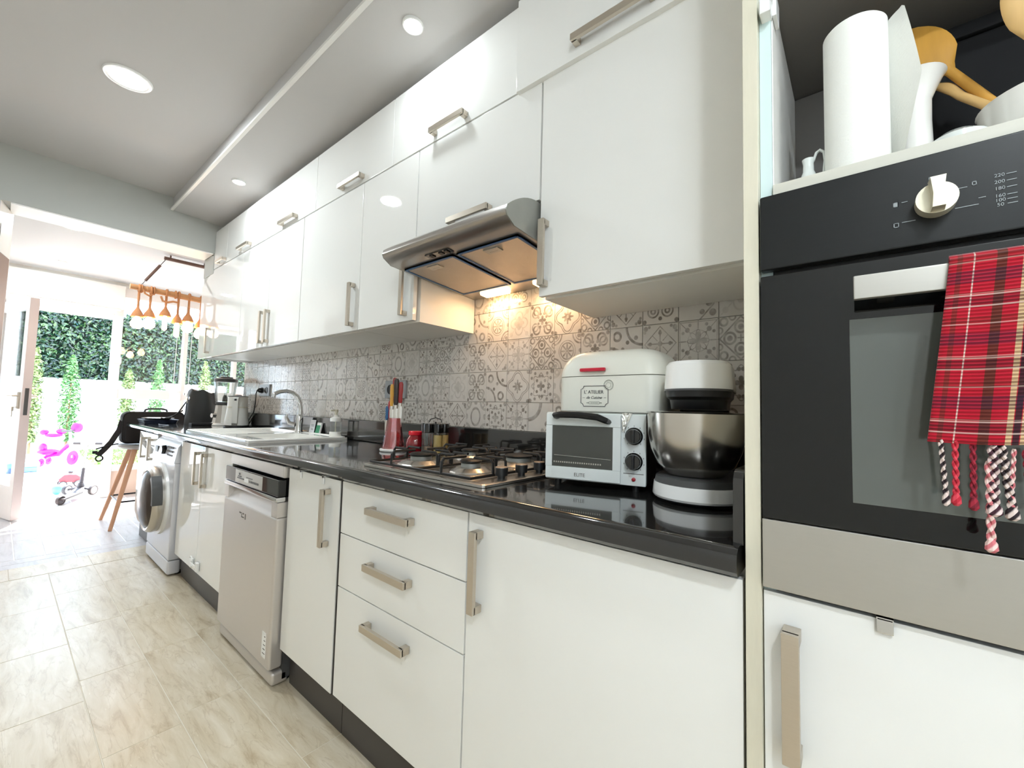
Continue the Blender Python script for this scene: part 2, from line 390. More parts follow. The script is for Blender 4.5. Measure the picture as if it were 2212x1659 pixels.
M['planks'] = stone_mat('pale_planks', (192, 187, 186), (170, 164, 162), (206, 202, 202), rough=.3, vein=.3, stretch=(3, .4, 1))
M['patio'] = mat('patio_concrete', (214, 208, 200), rough=.8, var=.05, vscale=2)

# ------------------------------------------------------------------ setting
XW, XD, XB = 1.37, 1.018, .76      # tiled wall, wall-cabinet doors, base-cabinet doors
CT = .893                           # worktop
YE, YE2, YB = 3.91, 4.15, 6.5       # lintel wall near and far face, glazed back wall
def slab(name, *b, m='paint'): return struct(name, MB().box(*b), M[m])

flo = struct('floor', MB().box(-1.6, 1.6, -1.7, 4.185, -.12, -.0012), M['floor_grout'])
col0 = [.07+.2*k for k in range(-8, 4)]
offs = {0: 2.95, 1: 2.36, 2: 1.86, 3: 2.5}
for i, xa in enumerate(col0):
    y = 3.925; first = True
    ystart = {2: 1.86, 1: 2.36, 0: 2.75, 3: 1.36}.get(round((xa-.07)/.2), 1.5+.13*((i*7) % 5))
    cuts = [ystart+.555*k for k in range(-7, 5)]
    cuts = [-1.6]+[c for c in cuts if -1.5 < c < 3.85]+[3.925]
    for c0, c1 in zip(cuts, cuts[1:]):
        struct('stone_tile', MB().box(xa+.0012, xa+.1988, c0+.0012, c1-.0012, -.01, 0, bev=.0008, seg=1), M['stone'], flo, smooth=0)
for k in range(5):
    struct('threshold_stone', MB().box(-.25+.36*k+.001, -.25+.36*(k+1)-.001, 3.928, 4.184, -.01, .001, bev=.0008, seg=1), M['stone'], flo, smooth=0)
fl2 = struct('floor', MB().box(-.3, 2.5, 4.185, 6.62, -.12, -.0015), M['pale_grout'])
for k in range(20):
    xa = -.28+.14*k
    for (c0, c1) in ((4.40, 4.95), (4.955, 5.5), (5.505, 6.05), (6.055, 6.61)):
        struct('floor_plank', MB().box(xa+.003, xa+.137, c0, c1-.005, -.01, 0, bev=.0015, seg=1), M['planks'], fl2, smooth=0)
for k in range(4):
    for ya in (4.187, 4.29):
        struct('floor_plank', MB().box(-.28+.7*k, -.285+.7*(k+1), ya, ya+.1, -.01, 0, bev=.0015, seg=1), M['planks'], fl2, smooth=0)

# kitchen ceiling: raised middle, lower band over the cabinets
slab('ceiling', -1.6, 1.6, -1.7, YE, 2.60, 2.72, m='ceil')
so = MB()
so.prism([(.74, 2.505), (1.6, 2.462), (1.6, 2.62), (.74, 2.62)], 'y', -1.7, YE)
struct('trim_1', so, M['ceil'])
struct('trim_2', MB().prism([(.725, 2.500), (.742, 2.500), (.742, 2.528), (.735, 2.528), (.725, 2.512)], 'y', -1.7, YE), M['trimwhite'])
slab('ceiling', -.4, 2.6, YE2, 6.7, 2.42, 2.55, m='ceil')
# walls
wr = slab('wall_right', XW, 1.62, -1.7, 4.17, 0, 2.62, m='grout')
struct('wall_left', MB().box(-1.2, -1.0, -.85, YE, 0, 2.62).box(-1.2, -1.0, -1.5, -.85, 0, 1.1).box(-1.2, -1.0, -1.5, -.85, 2.40, 2.62).box(-1.2, -1.0, -1.7, -1.5, 0, 2.62), M['paint_left'])
w4 = struct('added_window', MB().box(-1.12, -1.06, -1.5, -1.44, 1.1, 2.40).box(-1.12, -1.06, -.91, -.85, 1.1, 2.40).box(-1.12, -1.06, -1.44, -.91, 1.1, 1.16).box(-1.12, -1.06, -1.44, -.91, 2.34, 2.40), M['trimwhite'])  # unseen window, added to let daylight onto the cabinet fronts
struct('glass_pane', MB().box(-1.093, -1.087, -1.44, -.91, 1.16, 2.34), M['glass'], w4)
we = struct('wall_end', MB().box(-1.6, 1.62, YE, YE2, 2.26, 2.62).prism([(-1.6, YE), (-.060, YE), (-.006, YE2), (-1.6, YE2)], 'z', 0, 2.26).box(1.016, 1.62, YE, YE2, 2.10, 2.26).box(1.022, 1.36, YE, YE2, 1.44, 2.10), M['wall_grey'])
struct('jamb_lining', MB().prism([(-.0585, YE+.002), (-.0045, YE2-.002), (-.008, YE2-.002), (-.062, YE+.002)], 'z', 0, 2.258).box(-.02, 1.01, YE+.004, YE2-.004, 2.252, 2.262), M['trimwhite'], we)
struct('jamb_panel', MB().prism([(-.060+.052*t, YE+.24*t+s) for t, s in ((.22, 0), (.9, 0), (.9, -.02), (.22, -.02))][::-1], 'z', 1.96, 2.13), M['carcass'], we)
M['brown_wood'] = mat('brown_wood', (140, 112, 98), rough=.5, var=.12, vscale=12, stretch=(6, 6, .6))
struct('jamb_board', MB().prism([(-.058+.054*t, YE+.24*t+s) for t, s in ((.05, 0), (.97, 0), (.97, -.02), (.05, -.02))][::-1], 'z', 0, 1.955), M['brown_wood'], we)
slab('wall_back', -1.6, 1.62, -1.72, -1.6, 0, 2.62, m='paint_left')
# garden room
ol = struct('wall_left', MB().box(-.4, -.25, YE2, 5.05, 0, 2.5).box(-.4, -.25, 6.25, 6.62, 0, 2.5).box(-.4, -.25, 5.05, 6.25, 0, 1.2).box(-.4, -.25, 5.05, 6.25, 2.32, 2.5), M['paint'])
w2 = struct('window_2', MB().box(-.36, -.30, 5.05, 5.10, 1.2, 2.32).box(-.36, -.30, 6.2, 6.25, 1.2, 2.32).box(-.36, -.30, 5.10, 6.2, 1.2, 1.25).box(-.36, -.30, 5.10, 6.2, 2.27, 2.32), M['trimwhite'])
for k in range(17):
    struct('blind_slat', MB().box(-.034, .034, 5.11, 6.19, -.0015, .0015, m=Matrix.Translation((-.315, 0, 1.29+.06*k)) @ Matrix.Rotation(rad(80), 4, 'Y')), M['white_plastic'], w2, smooth=0)
struct('wall_outer_right', MB().box(2.4, 2.55, 4.17, 6.62, 0, 2.5).box(1.62, 2.55, 4.05, 4.17, 0, 2.5), M['paint'])
wf = struct('wall_far', MB().box(-.4, -.25, YB, YB+.14, 0, 2.5).box(-.25, -.05, YB, YB+.14, 0, .3).box(-.25, -.05, YB, YB+.14, 2.1, 2.5).box(-.05, 2.55, YB, YB+.14, 2.37, 2.5).box(2.3, 2.55, YB, YB+.14, 0, 2.37), M['paint'])
M['pvc'] = mat('pvc_frame', (238, 232, 228), rough=.35, var=.012)
M['beige_panel'] = mat('beige_panel', (222, 196, 178), rough=.6, var=.03)
# glazed wall frame: post, transom, mullions, sill panel
fr = struct('window_1', MB().box(.785, .862, YB-.01, YB+.10, 0, 2.37, bev=.004).box(.862, 2.3, YB, YB+.09, 1.10, 1.212, bev=.004).box(.862, 2.3, YB, YB+.09, 2.262, 2.37, bev=.004)
            .box(.862, 2.3, YB, YB+.09, .283, .34, bev=.004).box(1.437, 1.478, YB+.005, YB+.085, .34, 2.262, bev=.003).box(1.985, 2.03, YB+.005, YB+.085, .34, 2.262, bev=.003).box(2.26, 2.3, YB, YB+.09, 0, 2.37, bev=.003)
            .box(-.05, .785, YB, YB+.09, 1.995, 2.06, bev=.004).box(-.05, -.0, YB, YB+.09, 0, 2.37, bev=.004), M['pvc'])
struct('sill_panel', MB().box(.862, 2.26, YB+.02, YB+.07, 0, .283, bev=.003), M['beige_panel'], fr)
for (a, b) in ((.862, 1.437), (1.478, 1.985), (2.03, 2.26)):
    for (c, d) in ((.34, 1.10), (1.212, 2.262)):
        struct('glass_pane', MB().box(a, b, YB+.04, YB+.046, c, d), M['glass'], fr)
struct('glass_pane', MB().box(-.25, -.05, YB+.04, YB+.046, .3, 2.1), M['glass'], fr)
struct('glass_pane', MB().box(-.0, .785, YB+.04, YB+.046, 2.06, 2.11), M['glass'], fr)
sw = struct('switch_plate', MB().box(.803, .872, YB-.018, YB-.009, 1.495, 1.567, bev=.003), M['white_plastic'], fr)
for q in (.825, .85): struct('switch_rocker', MB().box(q-.004, q+.004, YB-.021, YB-.016, 1.513, 1.55, bev=.001), M['carcass'], sw)
struct('post_joint', MB().box(.79, .868, YB-.013, YB-.008, 1.483, 1.49), M['carcass'], fr)
# roller blind cassette over the door, blind winder on the window
tag(solo('roller_blind', MB().box(-.02, .852, YB-.09, YB-.012, 2.108, 2.372, bev=.006).box(.0, .83, YB-.075, YB-.05, 2.085, 2.11), M['trimwhite'], '', '', (.4, YB-.05, 2.1)), 'white roller blind cassette above the open garden door', 'blind')
bw = thing('blind_winder', 'small white blind winder box with cords on the window transom', 'blind winder', (1.38, YB-.03, 1.13))
part('winder_box', MB().box(1.325, 1.435, YB-.045, YB-.002, 1.085, 1.19, bev=.012), M['white_plastic'], bw)
for q in (1.355, 1.405, 1.50): part('cord', MB().cyl((q, YB-.02, 1.10 if q < 1.45 else .5), (q+.01, YB-.02, 2.26), .0035, seg=6), M['white_plastic'], bw)
# open glazed garden door, hinged at the left jamb
a_d = math.atan2(5.75-6.49, .165+.03)
dm = Matrix.Translation((-.03, 6.49, 0)) @ Matrix.Rotation(a_d, 4, 'Z')
M['door_edge'] = mat('door_edge', (196, 184, 182), rough=.45, var=.03)
dr = struct('door_1', MB().box(0, .07, -.03, .03, .01, 1.99, bev=.003, m=dm).box(.69, .765, -.03, .03, .01, 1.99, bev=.003, m=dm).box(.07, .69, -.03, .03, .01, .30, bev=.003, m=dm).box(.07, .69, -.03, .03, 1.90, 1.99, bev=.003, m=dm), M['pvc'])
struct('door_edge', MB().box(.7655, .769, -.029, .029, .012, 1.988, m=dm), M['door_edge'], dr)
struct('glass_pane', MB().box(.07, .69, -.004, .004, .30, 1.90, m=dm), M['glass'], dr)
lk = struct('lock_plate', MB().box(.768, .772, -.012, .012, .93, 1.17, m=dm), M['darkgrey'], dr)
for s in (-1, 1):
    struct('door_handle', MB().box(.715, .745, s*.03, s*.04, .99, 1.13, bev=.003, m=dm).cyl(dm @ Vector((.73, s*.035, 1.10)), dm @ Vector((.73, s*.075, 1.10)), .008).cyl(dm @ Vector((.73, s*.07, 1.10)), dm @ Vector((.62, s*.075, 1.10)), .008), M['nickel'], dr)
struct('key', MB().cyl(dm @ Vector((.73, -.03, 1.0)), dm @ Vector((.73, -.065, 1.0)), .004, seg=6).box(.722, .738, -.075, -.062, .965, 1.005, bev=.002, m=dm).box(.724, .736, -.073, -.068, .915, .965, bev=.002, m=dm), M['nickel'], dr)

# ------------------------------------------------------------------ tiles of the splashback
PITCH_Y, Y00 = .1185, .679
ROWS = [(1.011, 1.127), (1.127, 1.259), (1.259, 1.391), (1.391, 1.523), (1.523, 1.655)]
pick = {(0, 6): 'diamond', (0, 5): 'ring', (0, 4): 'flower', (0, 3): 'star', (0, 2): 'bigring', (0, 1): 'scroll', (0, 7): 'flower', (0, 8): 'star', (0, 9): 'flower',
        (1, 6): 'pale', (1, 5): 'leaf', (1, 4): 'scroll', (1, 3): 'quatre', (1, 2): 'flower', (1, 1): 'ring', (1, 7): 'star', (1, 8): 'ring', (1, 9): 'flower', (1, -4): 'flower', (1, -3): 'star',
        (2, 6): 'diamond', (2, 5): 'leaf', (2, 4): 'diamond', (2, 3): 'star', (2, 2): 'lattice', (2, 1): 'rosette', (2, 0): 'leaf', (2, -1): 'scroll', (2, -2): 'diamond', (2, -3): 'star', (2, -4): 'lattice',
        (3, 5): 'scroll', (3, 4): 'rosette', (3, 3): 'pale', (3, 2): 'leaf', (3, 1): 'quatre', (3, 0): 'lattice', (3, -1): 'diamond', (3, -2): 'hearts', (3, -3): 'bigring', (3, -4): 'pale',
        (4, 4): 'flower', (4, 3): 'hearts', (4, 2): 'pale', (4, 1): 'leaf', (4, 0): 'star', (3, 6): 'ring'}
tile_me = {}
names = list(PAT); rt = random.Random(3)
for k in range(-5, 30):
    for ri, (za, zb) in enumerate(ROWS):
        ya = Y00+PITCH_Y*k; yb = ya+PITCH_Y
        if ri == 4 and not (.70 < ya and yb < 1.45): continue
        ya2, yb2 = max(ya, .145), min(yb, 4.168)
        if yb2-ya2 < .02: continue
        kind = pick.get((ri, k)) or rt.choice(names)
        joint = .0014 if (k % 6) else .0024
        full = (ya2 == ya and yb2 == yb)
        key = (kind, ri == 0) if full else None
        cy, cz = (ya+yb)/2, zb-.066
        if key in tile_me and key is not None: me = tile_me[key]
        else:
            mb = MB().box(-.006, 0, ya2-cy+.0009, yb2-cy-.0009, za-cz+.0009, zb-cz-.0009, bev=.0007, seg=1)
            me = _emit('wall_tile', mb, TM[kind], 0)
            if key: tile_me[key] = me
        o = bpy.data.objects.new('wall_tile', me); COL.objects.link(o); o.parent = wr; o.location = (XW, cy, cz)
# ------------------------------------------------------------------ cabinets
def handle(parent, x, c, length, vert, out=.032, w=.020, name='handle'):
    """bar handle standing out from a front at x; c=(y,z) centre"""
    y, z = c; h = length/2; t = .011
    mb = MB()
    if vert:
        mb.box(x-out, x-out+t, y-w/2, y+w/2, z-h, z+h, bev=.0012)
        for s in (-1, 1): mb.box(x-out+t*.5, x, y-w/2, y+w/2, z+s*(h-.009)-.009, z+s*(h-.009)+.009, bev=.001)
    else:
        mb.box(x-out, x-out+t, y-h, y+h, z-w/2, z+w/2, bev=.0012)
        for s in (-1, 1): mb.box(x-out+t*.5, x, y+s*(h-.009)-.009, y+s*(h-.009)+.009, z-w/2, z+w/2, bev=.001)
    return part(name, mb, M['nickel'], parent)
G = .0016
def front(name, root, x, y0, y1, z0, z1, t=.018):
    return part(name, MB().box(x, x+t, y0+G, y1-G, z0+G, z1-G, bev=.0012), M['gloss_white'], root)
def carcass(root, x, y0, y1, z0, z1, xb=1.36):
    return part('carcass', MB().box(x+.036, xb, y0+.001, y1-.001, z0, z1), M['carcass'], root)

# upper row of flap cabinets
ZU0, ZU1 = 2.130, 2.433
ur = [(.19, .842, .50, .24, 'upper flap cabinet nearest the tall oven unit, its door standing slightly proud'),
      (.842, 1.537, 1.172, .185, 'upper flap cabinet above the range hood, one ceiling lamp mirrored in it'),
      (1.537, 2.230, 1.855, .195, 'upper flap cabinet second beyond the hood, over the tall single doors'),
      (2.230, 2.920, 2.545, .2, 'upper flap cabinet over the pair of doors with twin handles'),
      (2.920, 3.620, 3.230, .2, 'upper flap cabinet with a pale blue sheen, last full width one'),
      (3.620, 3.905, 3.706, .16, 'narrow upper flap cabinet against the grey lintel wall')]
for i, (a, b, hy, hl, lab) in enumerate(ur):
    r = thing('upper_cabinet', lab, 'cabinet', (1.2, (a+b)/2, ZU0), group='upper row of wall cabinets')
    carcass(r, XD, a, b, ZU0, ZU1)
    x = XD-.016 if i == 0 else XD
    d = front('door', r, x, a, b, ZU0-(.012 if i == 0 else 0), ZU1, t=.018+(XD-x))
    handle(d, x, (hy, 2.160), hl, False)
# lower row
ZW0, ZW1 = 1.438, 2.127
def wallcab(a, b, lab, doors, z0=ZW0, y1c=None, g='lower row of wall cabinets'):
    r = thing('wall_cabinet', lab, 'cabinet', (1.2, (a+b)/2, z0), group=g)
    carcass(r, XD, a, y1c or b, z0, ZW1)
    out = []
    for (p, q) in doors: out.append(front('door', r, XD, p, q, z0, ZW1))
    return r, out
r, d = wallcab(.187, .745, 'wide white wall cabinet between the range hood and the tall oven unit', [(.187, .745)]); handle(d[0], XD, (.72, 1.565), .20, True)
r, d = wallcab(.748, 1.351, 'short white wall cabinet directly above the steel range hood', [(.748, 1.351)], z0=1.742); handle(d[0], XD, (1.045, 1.772), .20, False)
r, d = wallcab(1.354, 1.755, 'narrow white wall cabinet left of the hood, copper light on its side', [(1.354, 1.755)]); handle(d[0], XD, (1.402, 1.56), .20, True)
r, d = wallcab(1.757, 2.354, 'white wall cabinet with one handle above the drawers and dishwasher', [(1.757, 2.354)]); handle(d[0], XD, (1.802, 1.56), .20, True)
r, d = wallcab(2.356, 3.256, 'white double wall cabinet with twin handles meeting in the middle', [(2.356, 2.79), (2.79, 3.256)]); handle(d[0], XD, (2.762, 1.56), .20, True); handle(d[1], XD, (2.842, 1.56), .20, True)
r = thing('wall_cabinet', 'last white wall cabinet, door corner cut off below the lintel', 'cabinet', (1.2, 3.6, ZW0), group='lower row of wall cabinets')
carcass(r, XD, 3.258, 3.905, ZW0, ZW1)
d = part('door', MB().prism([(3.258+G, ZW0+G), (4.178, ZW0+G), (4.178, 2.030), (3.925, ZW1-G), (3.258+G, ZW1-G)], 'x', XD, XD+.018), M['gloss_white'], r)
handle(d, XD, (3.90, 1.565), .20, True)
part('hinge', MB().box(XD+.002, XD+.02, 3.912, 3.935, 2.132, 2.165, bev=.003).box(XD+.002, XD+.02, 3.912, 3.935, 2.170, 2.20, bev=.003), M['white_plastic'], r)

# base units
ZB0, ZB1 = .145, .843
def basecab(name, a, b, lab, cat='cabinet'):
    r = thing(name, lab, cat, (1.05, (a+b)/2, 0), group='white base units under the worktop')
    carcass(r, XB, a, b, ZB0, ZB1+.008)
    part('plinth', MB().box(.80, .816, a, b, 0, ZB0-.004), M['plinth'], r)
    return r
r = basecab('base_cabinet', .145, .754, 'wide white base cabinet with an upright handle beside the oven unit')
d = front('door', r, XB, .145, .754, ZB0, ZB1); handle(d, XB, (.712, .712), .19, True)
r = basecab('drawer_unit', .756, 1.357, 'white unit of three drawers with level handles under the hob')
for z0, z1, hz in ((.670, ZB1, .778), (.4965, .670, .610), (ZB0, .4965, .433)):
    d = front('drawer', r, XB, .756, 1.357, z0, z1); handle(d, XB, (1.067, hz), .205, False)
r = basecab('base_cabinet', 1.361, 1.757, 'narrow white base cabinet between the drawers and the steel dishwasher')
d = front('door', r, XB-.004, 1.363, 1.757, ZB0, ZB1, t=.022); handle(d, XB-.004, (1.434, .708), .195, True)
for q in (1.649, 1.475): part('hook', MB().box(XB-.010, XB+.012, q-.006, q+.006, .838, .846).box(XB-.010, XB-.006, q-.006, q+.006, .815, .846, bev=.001), M['white_plastic'], r)
part('edge_strip', MB().box(XB-.002, XB+.02, 1.358, 1.3615, ZB0, ZB1), M['plinth'], r)
r = thing('sink_cabinet', 'white double door cabinet under the sink with a child lock', 'cabinet', (1.05, 2.86, 0), group='white base units under the worktop')
part('carcass', MB().box(XB+.0205, 1.34, 2.401, 2.419, ZB0, .85).box(XB+.0205, 1.34, 3.296, 3.314, ZB0, .85).box(XB+.0205, 1.34, 2.419, 3.296, ZB0, ZB0+.018), M['carcass'], r)
part('plinth', MB().box(.80, .816, 2.40, 3.315, 0, ZB0-.004), M['plinth'], r)
d1 = front('door', r, XB, 2.40, 2.872, ZB0, ZB1); d2 = front('door', r, XB, 2.872, 3.315, ZB0, ZB1)
handle(d1, XB, (2.80, .715), .185, True); handle(d2, XB, (2.93, .715), .185, True)
r = basecab('base_cabinet', 3.945, 4.55, 'last white base cabinet carrying the breakfast bar, pool mirrored in it')
d1 = front('door', r, XB, 3.945, 4.24, ZB0, ZB1); d2 = front('door', r, XB, 4.24, 4.55, ZB0, ZB1)
handle(d1, XB, (4.10, .725), .16, True); handle(d2, XB, (4.33, .725), .16, True)
# child lock across the sink doors
cl = thing('child_lock', 'white plastic child lock strap across the sink cabinet doors', 'lock', (.745, 2.87, .19))
part('lock_pad', MB().box(.742, .7595, 2.80, 2.835, .165, .215, bev=.006), M['white_plastic'], cl)
part('lock_pad', MB().box(.742, .7595, 2.905, 2.94, .165, .215, bev=.006).tube(arc((2.925, .205), .018, 0, pi, 8, 'yz', .748), .004, seg=6), M['white_plastic'], cl)
part('strap', MB().box(.740, .746, 2.83, 2.91, .182, .198, bev=.002), M['white_plastic'], cl)

# ------------------------------------------------------------------ worktop
NOSE = lambda x0, zt, zb: [(1.362, zb), (1.362, zt)]+[(x0+.02+.02*cos(a), zt-.02+.02*sin(a)) for a in [pi/2+pi/2*i/6 for i in range(7)]]+[(x0, zb+.008), (x0+.008, zb)]
HOLE = (.90, 1.25, 2.42, 2.84)    # opening for the sink bowl
wt = thing('worktop', 'glossy black worktop along the whole kitchen run', 'worktop', (1.05, 2.5, .853))
part('worktop_slab', MB().prism(NOSE(.724, .8965, .853), 'y', .148, 1.298), M['counter'], wt, label='thicker rounded end of the black worktop around the hob')
mb = MB()
mb.prism(NOSE(.732, CT, .855), 'y', 1.300, HOLE[2]); mb.prism(NOSE(.732, CT, .855), 'y', HOLE[3], 4.17)
mb.prism([(1.40, .855), (1.40, CT), *[p for p in NOSE(.732, CT, .855)[2:]]], 'y', 4.172, 5.0)
mb.prism([(HOLE[0], .855), (HOLE[0], CT), *[p for p in NOSE(.732, CT, .855)[2:]]], 'y', HOLE[2], HOLE[3])
mb.box(HOLE[1], 1.362, HOLE[2], HOLE[3], .855, CT)
part('worktop_slab', mb, M['counter'], wt)
up = MB().box(1.342, 1.3635, .148, 4.168, CT+.0035, 1.010, bev=.003)
solo('upstand', up, M['counter'], 'low black upstand running along the tiled wall behind the worktop', 'upstand', (1.35, 2, CT))
sp_ = [(.752, .8966), (1.341, .8966), (1.341, 1.012), (.775, 1.012)]+[(.775+.022*cos(a), .990+.022*sin(a)) for a in [pi/2+pi/2*i/5 for i in range(1, 6)]]
solo('side_upstand', MB().prism(sp_, 'y', .1440, .1585), M['counter'], 'short black upstand with rounded front beside the tall oven unit', 'upstand', (1.0, .16, CT))

# ------------------------------------------------------------------ tall oven unit
tw = thing('tall_unit', 'tall white unit with open shelf, built in oven and lower door', 'cabinet', (1.05, -.19, 0))
part('end_panel', MB().box(.752, 1.36, .1195, .1415, 0, 2.43, bev=.0015), M['beige_edge'], tw, label='beige end panel beside the worktop')
part('side_panel', MB().box(.768, 1.36, .1025, .119, .1, 2.43), M['pale_blue'], tw)
part('side_panel', MB().box(.768, 1.36, -.515, -.498, .1, 2.43), M['carcass'], tw)
part('shelf', MB().box(.763, 1.1, -.497, .1015, 1.450, 1.467, bev=.001), M['grey_wood'], tw, label='pale grey wooden shelf above the oven')
part('niche_lining', MB().box(1.085, 1.10, -.497, .102, 1.468, 1.80).box(.78, 1.1, -.497, .102, 1.802, 1.82).box(.768, 1.085, -.4979, -.497, 1.468, 1.80), M['niche_grey'], tw)
part('niche_side', MB().box(.772, 1.085, .1005, .1022, 1.468, 1.80), M['carcass'], tw)
part('upper_door', MB().box(.76, .778, -.497, .118, 1.825, 2.43, bev=.0012), M['gloss_white'], tw)
part('hinge', MB().box(.765, .80, .094, .1005, 1.752, 1.79, bev=.002).box(.745, .77, .100, .116, 1.748, 1.775, bev=.003), M['white_plastic'], tw)
dd = part('lower_door', MB().box(.758, .776, -.497, .118, .08, .836, bev=.0012), M['gloss_white'], tw)
handle(dd, .758, (.0815, .705), .178, True, out=.034, w=.0215)
part('plinth', MB().box(.80, .816, -.515, .1415, 0, .079), M['plinth'], tw)
hk = solo('door_hook', MB().box(.752, .757, -.029, -.012, .820, .8395, bev=.001).box(.752, .772, -.029, -.012, .8372, .8400), M['chrome'], 'small chrome hook clipped over the door under the oven', 'hook', (.754, -.02, .83))

# built-in oven
ov = thing('oven', 'black built in oven with steel lower band and bar handle', 'oven', (1.0, -.19, .843))
M['oven_black'] = mat('oven_black', (26, 27, 27), rough=.3, coat=0, var=.12, vscale=14, stretch=(1, .6, 40), spec=.3)
M['oven_glass'] = mat('oven_glass', (14, 15, 15), rough=.05, coat=.15, var=.06, crough=.02, spec=.45)
M['oven_grey'] = mat('oven_window', (88, 92, 88), rough=.10, coat=.6, var=.03)
part('housing', MB().box(.765, 1.30, -.490, .100, .85, 1.44), M['black'], ov)
part('control_panel', MB().box(.744, .764, -.479, .117, 1.325, 1.443, bev=.003), M['oven_black'], ov)
dr = part('oven_door', MB().box(.746, .764, -.479, .117, .946, 1.316, bev=.002), M['oven_glass'], ov)
part('steel_band', MB().box(.745, .764, -.479, .117, .8445, .945, bev=.0015), M['steel_soft'], ov)
part('oven_window', MB().box(.7452, .747, -.371, .0095, .985, 1.236, bev=.0006), M['oven_grey'], dr, label='grey oven window')
hd = MB().box(.700, .710, -.366, .004, 1.254, 1.285, bev=.0015)
for q in (-.33, -.03): hd.box(.710, .7455, q-.009, q+.009, 1.262, 1.278, bev=.001)
part('oven_handle', hd, M['steel_soft'], dr)
# dial: round boss with a raised waisted grip
kn = MB().cyl((.7435, -.0785, 1.3765), (.726, -.0785, 1.3765), .0195, seg=32)
gr = [(-.0065, -.0175), (-.0052, 0), (-.0078, .021), (.0078, .021), (.0052, 0), (.0065, -.0175)]
kn.loft([[(.727, -.0785+p[0]*1.0, 1.3765+p[1]) for p in gr], [(.709, -.0785+p[0]*.9, 1.3765+p[1]*.98) for p in gr]])
M['dial'] = mat('dial_champagne', (214, 208, 186), rough=.35, metal=.5, var=.05, vscale=60)
part('dial', kn, M['dial'], ov)
M['print_grey'] = mat('print_grey', (150, 156, 158), rough=.5)
sy = MB(); X0 = .7432
def frame_mark(y, z, w=.0052, h=.006, t=.0008):
    sy.box(X0, X0+.0006, y-w/2, y+w/2, z+h/2-t, z+h/2).box(X0, X0+.0006, y-w/2, y+w/2, z-h/2, z-h/2+t).box(X0, X0+.0006, y-w/2, y-w/2+t, z-h/2, z+h/2).box(X0, X0+.0006, y+w/2-t, y+w/2, z-h/2, z+h/2)
frame_mark(-.0415, 1.3845); frame_mark(-.0415, 1.3565); frame_mark(-.076, 1.4085); frame_mark(-.113, 1.391, .004, .005)
sy.box(X0, X0+.0006, -.0441, -.0395, 1.382, 1.387)
for y0, y1, z in ((-.053, -.047, 1.3855), (-.060, -.047, 1.3585), (-.107, -.097, 1.388), (-.116, -.096, 1.3635), (-.122, -.116, 1.371)): sy.box(X0, X0+.0006, y0, y1, z, z+.0008)
fm = Matrix(((0, 0, -1, X0+.0004), (-1, 0, 0, 0), (0, 1, 0, 0), (0, 0, 0, 1)))
for z, t in ((1.394, '220'), (1.386, '200'), (1.378, '180'), (1.369, '160'), (1.3635, '100'), (1.358, '50')):
    sy.text(t, .0058, Matrix.Translation((0, -.1335, z)) @ fm); sy.box(X0, X0+.0006, -.147, -.139, z-.0004, z+.0004)
part('panel_markings', sy, M['print_grey'], ov, smooth=0)

# plaid towel over the oven handle
def plaid():
    m = bpy.data.materials.new('plaid'); m.use_nodes = True; nt = m.node_tree; N = nt.nodes; L = nt.links; b = N['Principled BSDF']; X.nt = nt
    uv = N.new('ShaderNodeUVMap'); uv.uv_map = 'cloth'; sp = N.new('ShaderNodeSeparateXYZ'); L.new(uv.outputs[0], sp.inputs[0])
    u, v = X(sp.outputs['X']), X(sp.outputs['Y'])
    def rampmix(base, bands):
        cur = base
        for mask, col, k in bands:
            mx = N.new('ShaderNodeMix'); mx.data_type = 'RGBA'; L.new((mask*k).v, mx.inputs['Factor'])
            if isinstance(cur, tuple): mx.inputs['A'].default_value = cur
            else: L.new(cur, mx.inputs['A'])
            mx.inputs['B'].default_value = lin(col); cur = mx.outputs['Result']
        return cur
    def band(s, c, w): return below(xabs(s-c), w, .0015)
    rows = X.op('FRACT', v*11)
    warp = below(X.op('FRACT', v*62), .55, .5)                       # ribbing of the weave
    dk, wh, gn, nv, yl = (52, 28, 38), (226, 210, 196), (64, 50, 34), (40, 34, 60), (206, 186, 140)
    vert = [(band(u, .05, .012), gn, .55), (band(u, .235, .022), gn, .8), (band(u, .115, .0035), wh, .8), (band(u, .335, .0125), yl, .85), (band(u, .365, .0135), dk, .95), (band(u, .395, .0125), yl, .85), (band(u, .50, .022), gn, .8), (band(u, .62, .004), wh, .8), (band(u, .72, .02), nv, .7), (band(u, .85, .0125), yl, .8), (band(u, .9, .013), dk, .9), (band(u, .95, .012), yl, .8)]
    base = rampmix(lin((182, 26, 46)), vert)
    f = X.op('FRACT', v*3.55)
    horiz = [(band(f, .30, .075), dk, .55), (band(f, .90, .10), nv, .55), (band(f, .205, .012), wh, .75), (band(f, .38, .012), wh, .75), (band(f, .175, .006), wh, .6), (band(f, .66, .010), wh, .55), (band(f, .60, .05), gn, .35)]
    cur = rampmix(base, [(mk*(warp*.5+.5), c, k) for mk, c, k in horiz])
    mx = N.new('ShaderNodeMix'); mx.data_type = 'RGBA'; mx.blend_type = 'MULTIPLY'; L.new((warp*.62).v, mx.inputs['Factor']); L.new(cur, mx.inputs['A']); mx.inputs['B'].default_value = (.35, .2, .22, 1)
    L.new(mx.outputs['Result'], b.inputs['Base Color']); b.inputs['Roughness'].default_value = .95; b.inputs['Specular IOR Level'].default_value = .1
    b.inputs['Sheen Weight'].default_value = .25
    bp = N.new('ShaderNodeBump'); bp.inputs['Strength'].default_value = .5; bp.inputs['Distance'].default_value = .001; L.new((X.op('SINE', v*389.6)).v, bp.inputs['Height']); L.new(bp.outputs[0], b.inputs['Normal'])
    return m
M['plaid'] = plaid()
